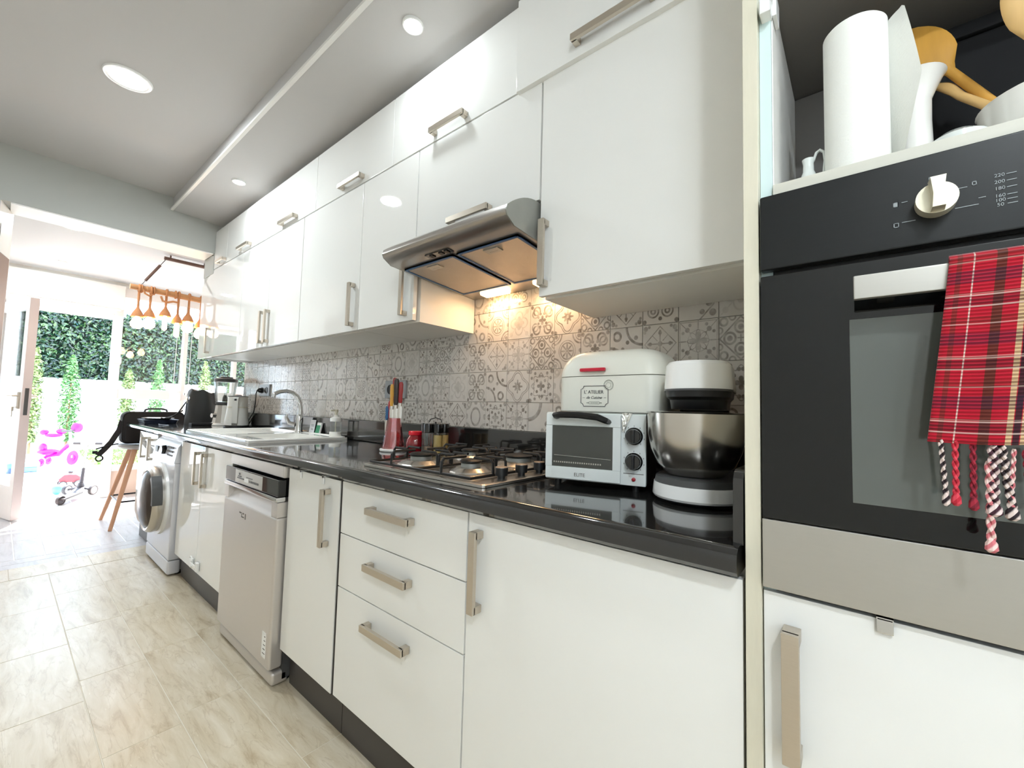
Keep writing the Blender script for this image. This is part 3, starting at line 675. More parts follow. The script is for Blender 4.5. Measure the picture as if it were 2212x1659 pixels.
tow = thing('plaid_towel', 'red tartan towel with twisted fringe hanging on the oven handle', 'towel', (.705, -.15, 1.287))
bm_ = bmesh.new(); uvl = bm_.loops.layers.uv.new('cloth')
NU, NV = 40, 70
def tow_pt(s, t):
    # s across (0 left .. 1 right), t: 0 = hem behind, .2 = over the bar, 1 = front hem
    lean = max(0, t-.12)
    y = -.085-.175*s*(1-.06*lean)+.028*lean*(1-s*.7)
    fold = .0035*sin(7*s+.4)*min(1, lean*2.2)+.002*sin(17*s+3*t)*min(1, lean*2)
    if t < .12:
        z = 1.287-.05*(.12-t)/.12; x = .7135
    elif t < .16:
        a = (t-.12)/.04*pi; x = .705+.0085*cos(a); z = 1.287+.0055*sin(a)
    else:
        q = (t-.16)/.84; x = .6965-fold-.006*q*(1-q); z = 1.287-q*(.212-.012*s+.004*sin(5*s))
    return Vector((x, y, z))
vv = [[bm_.verts.new(tow_pt(i/NU, j/NV)) for j in range(NV+1)] for i in range(NU+1)]
for i in range(NU):
    for j in range(NV):
        f = bm_.faces.new((vv[i][j], vv[i+1][j], vv[i+1][j+1], vv[i][j+1]))
        for lp, (a, b) in zip(f.loops, ((i, j), (i+1, j), (i+1, j+1), (i, j+1))): lp[uvl].uv = (a/NU, b/NV)
me = bpy.data.meshes.new('cloth'); bm_.to_mesh(me); bm_.free(); me.materials.append(M['plaid'])
me.transform(Matrix.Translation(-Vector(tow.location))); me.polygons.foreach_set('use_smooth', [True]*len(me.polygons))
clo = bpy.data.objects.new('cloth', me); COL.objects.link(clo); clo.parent = tow
sol = clo.modifiers.new('thick', 'SOLIDIFY'); sol.thickness = .003; sol.offset = 0
def yarn_mat(name, ca, cb):
    m = bpy.data.materials.new(name); m.use_nodes = True; nt = m.node_tree; N = nt.nodes; L = nt.links; b = N['Principled BSDF']; X.nt = nt
    tc = N.new('ShaderNodeTexCoord'); sp = N.new('ShaderNodeSeparateXYZ'); L.new(tc.outputs['Object'], sp.inputs[0])
    w = below(X.op('FRACT', X(sp.outputs['Z'])*95+X(sp.outputs['Y'])*120), .5, .2)
    mx = N.new('ShaderNodeMix'); mx.data_type = 'RGBA'; L.new(w.v, mx.inputs['Factor']); mx.inputs['A'].default_value = lin(ca); mx.inputs['B'].default_value = lin(cb)
    L.new(mx.outputs['Result'], b.inputs['Base Color']); b.inputs['Roughness'].default_value = .95; return m
YM = [yarn_mat('yarn_black_white', (40, 28, 32), (216, 198, 190)), yarn_mat('yarn_red', (176, 30, 48), (206, 66, 80)), yarn_mat('yarn_wine', (110, 20, 36), (150, 34, 52)), yarn_mat('yarn_mixed', (60, 28, 40), (222, 200, 196)), yarn_mat('yarn_pink', (200, 110, 116), (228, 200, 192))]
def twist(y, z0, L_, r, mi, lean=0, flare=True):
    mb = MB(); x0 = .695
    for ph in (0, pi):
        pts = [(x0+r*.6*cos(ph+18*t), y+lean*t+r*.6*sin(ph+18*t), z0-L_*t) for t in [i/26 for i in range(27)]]
        mb.tube(pts, r*.62, seg=6)
    if flare: mb.lathe([(.4*r, 0), (1.5*r, -.006), (1.7*r, -.013), (.8*r, -.016)], c=(x0, y+lean, z0-L_+.003), seg=8)
    part('tassel', mb, YM[mi], tow)
for y, z0, L_, r, mi, ln in ((-.0715, 1.0775, .062, .0022, 0, -.003), (-.083, 1.077, .060, .0026, 1, .0005), (-.097, 1.076, .062, .0026, 2, .001), (-.112, 1.073, .063, .0040, 3, .001), (-.1085, 1.056, .085, .0032, 4, .0005), (-.118, 1.074, .066, .0034, 0, -.006), (-.127, 1.071, .050, .0018, 4, .003), (-.135, 1.070, .060, .0026, 2, -.002), (-.148, 1.069, .061, .0026, 1, 0), (-.163, 1.068, .06, .0026, 2, 0), (-.180, 1.068, .06, .0026, 0, 0), (-.2, 1.067, .06, .0026, 1, 0)):
    twist(y, z0, L_, r, mi, ln)
# ------------------------------------------------------------------ things in the niche
zs = 1.4675
pr_ = thing('paper_roll', 'white kitchen paper roll standing on the shelf, loose sheet curling up', 'paper roll', (.835, -.004, zs))
M['tissue'] = mat('tissue', (236, 236, 230), rough=.95, var=.02, vscale=40, bump=.35, bscale=320)
part('roll', MB().lathe([(.018, .004), (.0385, 0), (.0405, .003), (.0405, .246), (.038, .249), (.018, .245)], c=(.835, -.003, zs), seg=48), M['tissue'], pr_)
def sheet(u, v):
    a = -2.05+.0*v+u*0.9
    r = .0412+.022*(u**1.5)*(.6+.6*v)
    top = .249+.02*u*(1-u)*2+.030*max(0, u-.45)
    lim = top if u < .55 else top-(u-.55)*.30
    z = zs+.001+v*max(.03, lim)
    return Vector((.835-r*cos(a)*.9-.0, -.003+r*sin(a)-.012*u*v, z))
sh = MB().grid(sheet, 14, 18)
part('loose_sheet', sh, M['tissue'], pr_)
fl = thing('flared_jug', 'tall white porcelain jug with flared rim right of the paper roll', 'jug', (.885, -.0735, zs))
part('body', MB().lathe([(.0, 0), (.021, 0), (.0225, .003), (.0215, .03), (.020, .09), (.0205, .125), (.025, .138), (.034, .158), (.038, .164), (.0365, .1645), (.024, .142), (.018, .12), (.018, .01), (0, .008)], c=(.885, -.0735, zs), seg=32, cap=False), M['ceramic'], fl)
M['porcelain_grey'] = mat('porcelain_grey', (214, 218, 214), rough=.15, coat=.5, var=.02)
cr = thing('creamer', 'small white porcelain creamer with loop handle left of the paper roll', 'creamer', (.842, .056, zs))
part('body', MB().lathe([(0, 0), (.020, 0), (.023, .006), (.0215, .016), (.013, .030), (.008, .043), (.0075, .055), (.009, .064), (.007, .063), (.006, .05), (0, .03)], c=(.842, .060, zs), seg=28, cap=False), M['porcelain_grey'], cr)
part('loop_handle', MB().tube([(.842, .053, zs+.060), (.842, .049, zs+.072), (.842, .044, zs+.075), (.842, .039, zs+.070), (.842, .0375, zs+.055), (.842, .040, zs+.03), (.842, .043, zs+.018)], .0022, seg=8, flat=1.6), M['porcelain_grey'], cr)
bo = thing('utensil_bowl', 'white bowl with faint grey lettering holding wooden spoons', 'bowl', (.862, -.205, zs))
part('body', MB().lathe([(0, 0), (.045, 0), (.058, .006), (.066, .022), (.069, .060), (.0705, .064), (.068, .064), (.065, .03), (.05, .01), (0, .008)], c=(.862, -.205, zs), seg=40, cap=False), M['ceramic'], bo)
tx = MB()
for k, (t, z) in enumerate((('SOUPE', .040), ('BOUILLON', .033))):
    ang = rad(177)
    mm = Matrix.Translation((.862+.0695*cos(ang), -.205+.0695*sin(ang)+.015, zs+z)) @ Matrix(((0, 0, -1, 0), (-1, 0, 0, 0), (0, 1, 0, 0), (0, 0, 0, 1)))
    tx.text(t, .007, mm)
M['ink_grey'] = mat('ink_grey', (120, 122, 112), rough=.6)
part('lettering', tx, M['ink_grey'], bo, smooth=0)
M['spoon_wood'] = mat('spoon_wood', (200, 148, 62), rough=.5, var=.18, vscale=14, stretch=(1, 6, 1))
M['spoon_wood2'] = mat('spoon_wood_pale', (206, 168, 108), rough=.5, var=.15, vscale=14, stretch=(1, 6, 1))
def spoon(tip, end, hw, hl, label, m, bulge=.006, rh=.0055):
    tip = Vector(tip); end = Vector(end); d = (end-tip).normalized()
    side = d.cross(Vector((1, 0, 0))).normalized(); nrm = side.cross(d)
    mb = MB(); rings = []
    L_ = (end-tip).length
    for i in range(26):
        t = i/25; s_ = t*L_
        if s_ < hl: w = hw*math.sqrt(max(.02, 1-((s_-hl*.48)/(hl*.5))**2)) if s_ < hl*.75 else hw*(.84*(1-(s_-hl*.75)/(hl*.25))+.0)+rh*1.2*(s_-hl*.75)/(hl*.25)
        else: w = rh*1.2
        th = .0045 if s_ < hl else rh
        c = tip+d*s_+nrm*(-bulge*sin(min(1, s_/hl)*pi))
        rings.append([c+side*w*cos(a)+nrm*th*sin(a) for a in [2*pi*k/14 for k in range(14)]])
    mb.loft(rings)
    return solo('wooden_spoon', mb, m, label, 'spoon', tuple(end), group='wooden spoons in the bowl')
spoon((.945, -.065, 1.757), (.872, -.185, 1.500), .032, .125, 'large orange wooden spoon leaning left out of the shelf bowl', M['spoon_wood'])
spoon((.935, -.104, 1.640), (.835, -.176, 1.495), .008, .06, 'thin pale wooden spoon below the large orange spoon', M['spoon_wood2'], rh=.005)
spoon((.815, -.168, 1.685), (.862, -.208, 1.500), .022, .085, 'pale wooden spoon standing upright at the top corner of the shelf', M['spoon_wood2'])
M['dark_pot'] = mat('dark_pot', (20, 20, 21), rough=.7, var=.1, spec=.2)
dp = thing('dark_tin', 'dark tin standing at the back of the shelf behind the spoons', 'tin', (1.02, -.22, zs))
part('body', MB().box(.975, 1.075, -.40, -.06, zs, 1.73, bev=.006), M['dark_pot'], dp)
part('lid', MB().box(.970, 1.08, -.405, -.055, 1.73, 1.755, bev=.006), M['dark_pot'], dp)
tag(solo('red_cup', MB().lathe([(0, 0), (.022, 0), (.026, .05), (.024, .05), (.021, .004), (0, .003)], seg=24, c=(.93, -.105, zs), cap=False), mat('dark_red', (120, 26, 40), rough=.4), '', '', (.93, -.105, zs)), 'dark red cup low behind the white jug', 'cup')
tag(solo('glass_dome', MB().lathe([(0, 0), (.03, 0), (.029, .010), (.018, .018), (0, .020)], seg=24, c=(.80, -.108, zs), cap=False), M['porcelain_grey'], '', '', (.80, -.108, zs)), 'small grey white upturned saucer beside the bowl on the shelf', 'saucer')

# ------------------------------------------------------------------ range hood
ho = thing('range_hood', 'stainless steel range hood with two grease filters and lit lamps', 'range hood', (1.15, 1.05, 1.585))
y0, y1 = .752, 1.350
M['hood_steel'] = mat('hood_steel', (176, 170, 164), rough=.28, metal=.9, var=.03, vscale=20, bump=.02, bscale=500, stretch=(1, 14, 1))
M['hood_end'] = mat('hood_end', (150, 150, 144), rough=.45, metal=.4, var=.06, vscale=25)
prof = [(1.355, 1.590), (.905, 1.622), (.872, 1.642), (.866, 1.655), (.872, 1.672)]+[(.872+.146*t, 1.672+.064*(1-(1-t)**2)) for t in [i/8 for i in range(1, 9)]]+[(1.355, 1.736)]
part('body', MB().prism(prof, 'y', y0+.004, y1-.004), M['hood_steel'], ho)
for ya, yb in ((y0, y0+.004), (y1-.004, y1)): part('end_cap', MB().prism(prof, 'y', ya, yb), M['hood_end'], ho)
def zun(x): return 1.590+(1.355-x)*(1.622-1.590)/(1.355-.905)
M['filter'] = mat('filter_mesh', (188, 180, 170), rough=.38, metal=.75, var=.06, vscale=30, bump=.9, bscale=900)
M['blue_film'] = mat('blue_film', (58, 98, 142), rough=.35, var=.05)
for (ya, yb) in ((.775, 1.040), (1.058, 1.325)):
    xa, xb = .950, 1.262
    f = part('grease_filter', MB().prism([(xa, zun(xa)-.001), (xb, zun(xb)-.001), (xb, zun(xb)-.005), (xa, zun(xa)-.005)], 'y', ya, yb), M['filter'], ho)
    e = MB()
    for p, q, r_, s_ in ((xa, xa+.008, ya, yb), (xb-.008, xb, ya, yb), (xa, xb, ya, ya+.008), (xa, xb, yb-.008, yb)):
        e.prism([(p, zun(p)-.001), (q, zun(q)-.001), (q, zun(q)-.0075), (p, zun(p)-.0075)], 'y', r_, s_)
    part('blue_edge', e, M['blue_film'], f)
    yc = (ya+yb)/2
    part('latch', MB().prism([(xa+.022, zun(xa+.022)-.004), (xa+.052, zun(xa+.052)-.004), (xa+.052, zun(xa+.052)-.0085), (xa+.022, zun(xa+.022)-.0085)], 'y', yc-.03, yc+.03), M['steel_soft'], f)
    part('latch_slot', MB().prism([(xa+.030, zun(xa)-.0095), (xa+.042, zun(xa)-.0105), (xa+.042, zun(xa)-.0115), (xa+.030, zun(xa)-.0105)], 'y', yc-.018, yc+.018), M['black'], f)
# switches in the front rail
tl = math.atan2(1.622-1.642, .905-.872)
part('switch_plate', MB().prism([(.908, 1.6215), (.935, 1.6196), (.935, 1.6172), (.908, 1.619)], 'y', 1.035, 1.155), M['black_gloss'], ho)
sw_ = MB()
for q in (1.055, 1.082, 1.128): sw_.prism([(.913, 1.619), (.930, 1.618), (.930, 1.6145), (.913, 1.6155)], 'y', q-.008, q+.008)
part('slider_switch', sw_, M['black'], ho)
M['lamp_warm'] = mat('hood_lamp', (255, 214, 160), rough=.3, emit=9, emcol=(255, 206, 140))
for q in (1.185, .905):
    part('lamp_cover', MB().prism([(1.285, zun(1.285)-.001), (1.335, zun(1.335)-.001), (1.331, zun(1.335)-.011), (1.289, zun(1.285)-.011)], 'y', q-.065, q+.065), M['lamp_warm'], ho)
    li = bpy.data.lights.new('hood_bulb', 'AREA'); li.shape = 'RECTANGLE'; li.size = .04; li.size_y = .12; li.energy = .42; li.color = (1, .62, .34)
    o = bpy.data.objects.new('hood_bulb', li); COL.objects.link(o); o.location = (1.31, q, 1.574)

# ------------------------------------------------------------------ gas hob
hb = thing('gas_hob', 'stainless steel four burner gas hob with black pan supports', 'hob', (1.04, 1.02, .8975))
zh = .8975
HX0, HX1, HY0, HY1 = .792, 1.300, .738, 1.298
mb = MB(); P0 = rrect(HX0, HX1, HY0, HY1, .016)
P1 = rrect(HX0+.006, HX1-.006, HY0+.006, HY1-.006, .012)
P2 = rrect(HX0+.016, HX1-.016, HY0+.016, HY1-.016, .010)
mb.loft([[(x, y, zh) for x, y in P0], [(x, y, zh+.006) for x, y in P0], [(x, y, zh+.009) for x, y in P1], [(x, y, zh+.0072) for x, y in P2]])
part('hob_plate', mb, M['steel'], hb)
zp = zh+.0075
burners = [(.935, 1.165, .036), (.935, .925, .030), (1.17, 1.165, .030), (1.17, .925, .044)]
for bx, by, br in burners:
    cup = part('burner_cup', MB().lathe([(br*2.2, 0), (br*2.1, .004), (br*1.55, .014), (br*1.1, .016)], c=(bx, by, zp), seg=12), M['steel'], hb, smooth=20)
    part('burner_ring', MB().lathe([(br*.9, .014), (br, .016), (br, .026), (br*.85, .028)], c=(bx, by, zp), seg=24), M['hood_end'], cup)
    part('burner_cap', MB().lathe([(br*1.02, .0285), (br*1.12, .031), (br*1.12, .034), (br*.9, .038), (br*.2, .039)], c=(bx, by, zp), seg=28), M['iron'], cup)
for k, (ya, yb) in enumerate(((1.048, 1.282), (.808, 1.042))):
    g = MB()
    xa, xb = .815, 1.285
    r_ = .0042
    g.tube([(xa, ya, zp+.006), (xb, ya, zp+.006), (xb, yb, zp+.006), (xa, yb, zp+.006)], r_, seg=8, closed=True)
    for (bx, by, br) in burners:
        if not (ya < by < yb): continue
        for dx, dy in ((0, 1), (0, -1), (1, 0), (-1, 0)):
            e0 = (bx, yb if dy > 0 else ya) if dx == 0 else ((xb if bx > 1.05 else 1.05) if dx > 0 else (xa if bx < 1.05 else 1.052), by)
            e0 = Vector((e0[0], e0[1], 0)); inn = Vector((bx+dx*br*.75, by+dy*br*.75, 0)); dv = (inn-e0).normalized(); sd = Vector((-dv.y, dv.x, 0))
            if dx == 0:
                for s in (-.028, .028):
                    g.tube([e0+sd*s+Vector((0, 0, zp+.006)), e0+sd*s+dv*.002+Vector((0, 0, zp+.040)), e0+sd*s+dv*.010+Vector((0, 0, zp+.048)), e0+sd*s+dv*.075+Vector((0, 0, zp+.048))], r_, seg=8)
            else:
                g.tube([e0+Vector((0, 0, zp+.006)), e0+dv*.002+Vector((0, 0, zp+.040)), e0+dv*.010+Vector((0, 0, zp+.048)), inn+Vector((0, 0, zp+.048))], r_, seg=8)
    part('pan_support', g, M['iron'], hb)
M['knob_top'] = mat('knob_top', (214, 186, 160), rough=.3, metal=.7, var=.03)
for kx in (.905, .995, 1.085, 1.175):
    kp = part('hob_knob', MB().lathe([(.011, 0), (.011, .008), (.0175, .009), (.0185, .028), (.017, .031)], c=(kx, .775, zp), seg=24), M['black'], hb)
    part('knob_disc', MB().lathe([(.0165, .031), (.0165, .033)], c=(kx, .775, zp), seg=24), M['knob_top'], kp)

# ------------------------------------------------------------------ sink and tap
sk = thing('sink', 'white ceramic inset sink with ribbed drainer', 'sink', (1.05, 2.87, CT))
SX0, SX1, SY0, SY1 = .800, 1.322, 2.335, 3.42
zt = CT+.014
mb = MB()
R0 = rrect(SX0, SX1, SY0, SY1, .035); 
def ringz(P, z): return [(x, y, z) for x, y in P]
BX0, BX1, BY0, BY1 = .905, 1.245, 2.425, 2.835
# deck: four strips round the bowl plus drainer field with raised outer rim
for b in ((SX0, BX0, SY0, 2.90), (BX1, SX1, SY0, 2.90), (BX0, BX1, SY0, BY0), (BX0, BX1, BY1, 2.90)):
    mb.box(b[0], b[1], b[2], b[3], CT+.0005, zt)
mb.box(SX0, SX1, 2.90, SY1, CT+.0005, zt-.005)
part('deck', mb, M['ceramic'], sk)
rim = [Vector((x, y, zt-.002)) for x, y in rrect(SX0+.006, SX1-.006, SY0+.006, SY1-.006, .03, 6)]
part('rim', MB().tube(rim, .0085, seg=10, closed=True), M['ceramic'], sk)
bw_ = MB()
D = rrect(BX0-.0005, BX1+.0005, BY0-.0005, BY1+.0005, .05, 6); D2 = rrect(BX0+.02, BX1-.02, BY0+.02, BY1-.02, .05, 6)
bw_.loft([ringz(D, zt-.001), ringz(D, CT-.02), ringz(D2, CT-.16)], cap=False)
bw_.bm.faces.new([bw_.bm.verts.new((x, y, CT-.16)) for x, y in D2])
part('bowl', bw_, M['ceramic'], sk)
rb = MB()
for k in range(6): rb.box(.86, 1.23, 2.99+.07*k, 3.002+.07*k, zt-.006, zt-.0015, bev=.002)
part('drainer_rib', rb, M['ceramic'], sk)
tp = thing('tap', 'chrome swan neck mixer tap at the back of the sink', 'tap', (1.285, 2.885, zt))
tz = zt
part('tap_base', MB().lathe([(.027, .0), (.027, .006), (.023, .012), (.021, .055), (.024, .075), (.022, .10), (.016, .12)], c=(1.285, 2.885, tz), seg=24), M['chrome'], tp)
sx = [(1.288, 2.885, tz+.08), (1.290, 2.886, tz+.15), (1.283, 2.884, tz+.20), (1.262, 2.880, tz+.238), (1.228, 2.873, tz+.262), (1.185, 2.865, tz+.270), (1.140, 2.857, tz+.263), (1.105, 2.850, tz+.246)]
part('spout', MB().tube(sx, [.017, .0145, .0135, .013, .0125, .012, .012, .0125], seg=14).cyl((1.107, 2.850, tz+.250), (1.103, 2.850, tz+.226), .0125, .011), M['chrome'], tp)
part('lever', MB().tube([(1.268, 2.900, tz+.050), (1.238, 2.925, tz+.062), (1.222, 2.938, tz+.098), (1.226, 2.936, tz+.118)], [.019, .016, .012, .008], seg=10, flat=.8), M['chrome'], tp)

# ------------------------------------------------------------------ dishwasher
dw = thing('dishwasher', 'stainless steel dishwasher with dark display panel', 'dishwasher', (1.05, 2.065, 0))
ya, yb = 1.768, 2.368; xf = .722
M['dw_steel'] = mat('dw_steel', (208, 202, 197), rough=.34, metal=.6, var=.02, vscale=18, bump=.02, bscale=500, stretch=(1, 1, 16))
part('tub', MB().box(.775, 1.33, ya, yb, .02, .848), M['darkgrey'], dw)
part('top_rail', MB().box(xf+.018, .775, ya, yb, .800, .849, bev=.006), M['dw_steel'], dw)
cp = part('control_panel', MB().box(xf, .775, ya, yb, .728, .794, bev=.004), M['black_gloss'], dw)
part('display', MB().box(xf-.0012, xf+.002, 1.925, 2.235, .733, .790, bev=.001), M['steel_soft'], cp)
dp_ = MB().box(xf-.0022, xf-.001, 2.16, 2.20, .760, .765).box(xf-.0022, xf-.001, 2.13, 2.21, .752, .757).box(xf-.0022, xf-.001, 2.03, 2.10, .765, .768).box(xf-.0022, xf-.001, 2.175, 2.19, .768, .778)
for k in range(6): dp_.box(xf-.0022, xf-.001, 1.965+.018*k, 1.975+.018*k, .748, .757)
part('display_marks', dp_, M['darkgrey'], cp)
part('display_window', MB().box(xf-.002, xf-.001, 2.075, 2.122, .745, .762), M['white_plastic'], cp)
part('chrome_lip', MB().box(xf-.005, .775, ya, yb, .708, .727, bev=.004), M['chrome'], dw)
dd = MB()
dd.box(xf, .775, ya, yb, .068, .648, bev=.010, seg=3).box(xf, .775, ya, ya+.055, .648, .707, bev=.002).box(xf, .775, yb-.055, yb, .648, .707, bev=.002)
dd.box(xf+.032, .775, ya+.054, yb-.054, .640, .707)
dd.prism([(xf+.001, .646), (xf+.032, .646), (xf+.032, .690)], 'y', ya+.055, yb-.055)
door = part('door', dd, M['dw_steel'], dw)
fmx = lambda y, z, x: Matrix.Translation((x, y, z)) @ Matrix(((0, 0, -1, 0), (-1, 0, 0, 0), (0, 1, 0, 0), (0, 0, 0, 1)))
M['mark_dark'] = mat('mark_dark', (96, 90, 86), rough=.5)
lg = MB().box(xf-.0006, xf+.001, 2.085, 2.093, .585, .609).box(xf-.0006, xf+.001, 2.135, 2.160, .603, .609).box(xf-.0006, xf+.001, 2.105, 2.122, .603, .609).box(xf-.0006, xf+.001, 2.105, 2.135, .588, .593).box(xf-.0006, xf+.001, 2.128, 2.134, .588, .603)
part('maker_mark', lg, M['mark_dark'], door)
stk = part('sticker', MB().box(xf-.0008, xf+.001, 1.800, 1.838, .105, .200), M['white_plastic'], door)
sl = MB()
for k in range(5): sl.box(xf-.0014, xf-.0006, 1.806, 1.828-.003*k, .12+.016*k, .123+.016*k)
part('sticker_print', sl, M['mark_dark'], stk)
part('kick_plate', MB().box(.736, .80, ya, yb, .004, .054, bev=.012, seg=3), M['dw_steel'], dw)
part('foot', MB().cyl((.80, ya+.04, 0), (.80, ya+.04, .02), .02).cyl((.80, yb-.04, 0), (.80, yb-.04, .02), .02), M['black'], dw)

# ------------------------------------------------------------------ washing machine
wm = thing('washing_machine', 'silver front loading washing machine with dark porthole', 'washing machine', (1.05, 3.63, 0))
wa, wb2 = 3.335, 3.93; xf = .735
M['wm_silver'] = mat('wm_silver', (214, 214, 220), rough=.3, metal=.35, var=.02)
part('cabinet', MB().box(xf, 1.32, wa, wb2, .10, .70, bev=.006), M['wm_silver'], wm)
part('control_fascia', MB().prism([(xf-.004, .700), (1.30, .700), (1.30, .842), (xf+.045, .842), (xf+.012, .80)], 'y', wa, wb2), M['wm_silver'], wm)
part('kick_panel', MB().box(xf-.002, .80, wa, wb2, .012, .098, bev=.012), M['wm_silver'], wm)
part('foot', MB().cyl((.80, wa+.05, 0), (.80, wa+.05, .014), .02).cyl((.80, wb2-.05, 0), (.80, wb2-.05, .014), .02), M['black'], wm)
M['porthole'] = mat('porthole_glass', (66, 58, 54), rough=.22, spec=.3, var=.08)
rotY = Matrix.Rotation(-pi/2, 4, 'Y')
def onfront(mb, prof, y, z, x, seg=40): return mb.lathe(prof, seg=seg, m=Matrix.Translation((x, y, z)) @ rotY)
pc = (3.635, .445)
part('porthole_surround', onfront(MB(), [(.235, 0), (.232, .014), (.205, .020)], pc[0], pc[1], xf), M['white_plastic'], wm)
pd = part('porthole_ring', onfront(MB(), [(.214, .018), (.216, .048), (.210, .068), (.198, .078), (.186, .074), (.182, .060)], pc[0], pc[1], xf), M['steel'], wm, label='chrome ring of the porthole')
part('porthole_glass', onfront(MB(), [(.183, .070), (.165, .086), (.12, .100), (.06, .107), (0.0, .109)], pc[0], pc[1], xf), M['porthole'], pd)
hl_ = MB().prism([(pc[0]-.219*cos(t), pc[1]+.219*sin(t)) for t in [-.05+.9*i/8 for i in range(9)]]+[(pc[0]-.190*cos(t), pc[1]+.190*sin(t)) for t in [.85-.9*i/8 for i in range(9)]], 'x', xf-.083, xf-.03)
part('porthole_handle', hl_, M['darkgrey'], pd)
part('programme_dial', onfront(MB(), [(.03, 0), (.028, .022), (.024, .025)], 3.62, .765, xf+.008, 24), M['black_gloss'], wm)
part('detergent_window', MB().box(xf+.0, xf+.01, 3.80, 3.87, .735, .775, bev=.002), M['darkgrey'], wm)
wk = MB()
for k in range(4):
    for j in range(3): wk.box(xf+.0, xf+.012, 3.42+.035*k, 3.44+.035*k, .735+.025*j, .745+.025*j)
part('button', wk, M['mark_dark'], wm)
# ------------------------------------------------------------------ toaster oven (local frame, front towards -x)
to = thing('toaster_oven', 'white toaster oven with black handle and two dials on the worktop', 'toaster oven', (1.126, .577, .8966), rad(15))
w, dpt = .267, .25; zb_, zt_ = .016, .198
M['to_white'] = mat('toaster_white', (222, 226, 224), rough=.35, var=.03, vscale=20)
x0 = -dpt/2
part('body', MB().box(x0+.018, dpt/2, -w/2, w/2, zb_, zt_, bev=.006), M['black'], to, world=False)
part('front_frame', MB().box(x0+.004, x0+.02, -w/2, w/2, zb_, zt_, bev=.003), M['to_white'], to, world=False)
dl, drr = w/2-.003, -w/2+.062            # door from left edge to the control column
td = part('door', MB().box(x0-.006, x0+.004, drr, dl, zb_+.004, zb_+.036, bev=.002).box(x0-.006, x0+.004, drr, dl, zt_-.036, zt_-.004, bev=.002).box(x0-.006, x0+.004, dl-.018, dl, zb_+.036, zt_-.036).box(x0-.006, x0+.004, drr, drr+.020, zb_+.036, zt_-.036), M['to_white'], to, world=False)
M['to_glass'] = mat('toaster_glass', (58, 60, 56), rough=.08, coat=.6, var=.10, vscale=9)
part('door_glass', MB().box(x0-.003, x0+.002, drr+.018, dl-.016, zb_+.034, zt_-.034), M['to_glass'], td, world=False)
rk = MB()
rk.cyl((x0-.0045, drr+.025, zb_+.062), (x0-.0045, dl-.024, zb_+.066), .0012, seg=6)
for k in range(22): rk.box(x0-.0040, x0-.0034, drr+.05+.006*k, drr+.0535+.006*k, zb_+.046, zb_+.050)
part('rack_lines', rk, M['steel_soft'], td, world=False)
hh = MB()
hh.tube([(x0-.006, dl-.030, zt_-.012), (x0-.026, dl-.034, zt_-.008), (x0-.034, dl-.05, zt_-.006), (x0-.037, dl-.10, zt_-.006), (x0-.034, drr+.055, zt_-.010), (x0-.026, drr+.036, zt_-.018), (x0-.006, drr+.032, zt_-.022)], [.010, .011, .012, .012, .012, .011, .009], seg=8, flat=.75)
part('handle', hh, M['black'], td, world=False)
cy_ = -w/2+.030
for zz in (.142, .078):
    k_ = part('dial', MB().lathe([(.022, 0), (.022, .004), (.0195, .006), (.0185, .020), (.017, .022)], seg=32, m=Matrix.Translation((x0+.004, cy_, zz)) @ rotY), M['black_gloss'], to, world=False)
    part('dial_grip', MB().box(x0-.026, x0-.016, cy_-.004, cy_+.004, zz-.017, zz+.017, bev=.002), M['black'], k_, world=False)
    tk = MB()
    for a in range(9):
        t = rad(-140+35*a); tk.box(x0+.0028, x0+.0040, cy_+.0255*sin(t)-.0006, cy_+.0255*sin(t)+.0006, zz+.0255*cos(t)-.0018, zz+.0255*cos(t)+.0018)
    part('dial_marks', tk, M['mark_dark'], to, world=False)
M['red_lamp'] = mat('red_lamp', (150, 30, 40), rough=.3)
part('indicator_lamp', MB().lathe([(.005, 0), (.005, .003), (.002, .005)], seg=16, m=Matrix.Translation((x0+.004, cy_, .033)) @ rotY), M['red_lamp'], to, world=False)
part('panel_groove', MB().box(x0+.0032, x0+.0045, -w/2+.006, -w/2+.056, .046, .0475), M['mark_dark'], to, world=False)
part('lettering', MB().text('ELITE', .013, Matrix.Translation((x0-.0062, .035, zb_+.017)) @ Matrix(((0, 0, -1, 0), (-1, 0, 0, 0), (0, 1, 0, 0), (0, 0, 0, 1)))), M['mark_dark'], to, world=False, smooth=0)
M['foil'] = mat('foil', (226, 226, 222), rough=.25, metal=.8, var=.05, bump=.8, bscale=90)
rf = random.Random(4)
part('foil_strip', MB().grid(lambda u, v: Vector((x0+.001-.002*rf.random(), -w/2+.060-.026*u*(1-v*.75), zt_+.001-.048*v+.003*rf.random())), 6, 8), M['foil'], to, world=False, smooth=0)
for sx_ in (-1, 1):
    for sy_ in (-1, 1): part('foot', MB().lathe([(.009, 0), (.011, .016)], c=(sx_*.095, sy_*.105, 0), seg=12), M['black'], to, world=False)

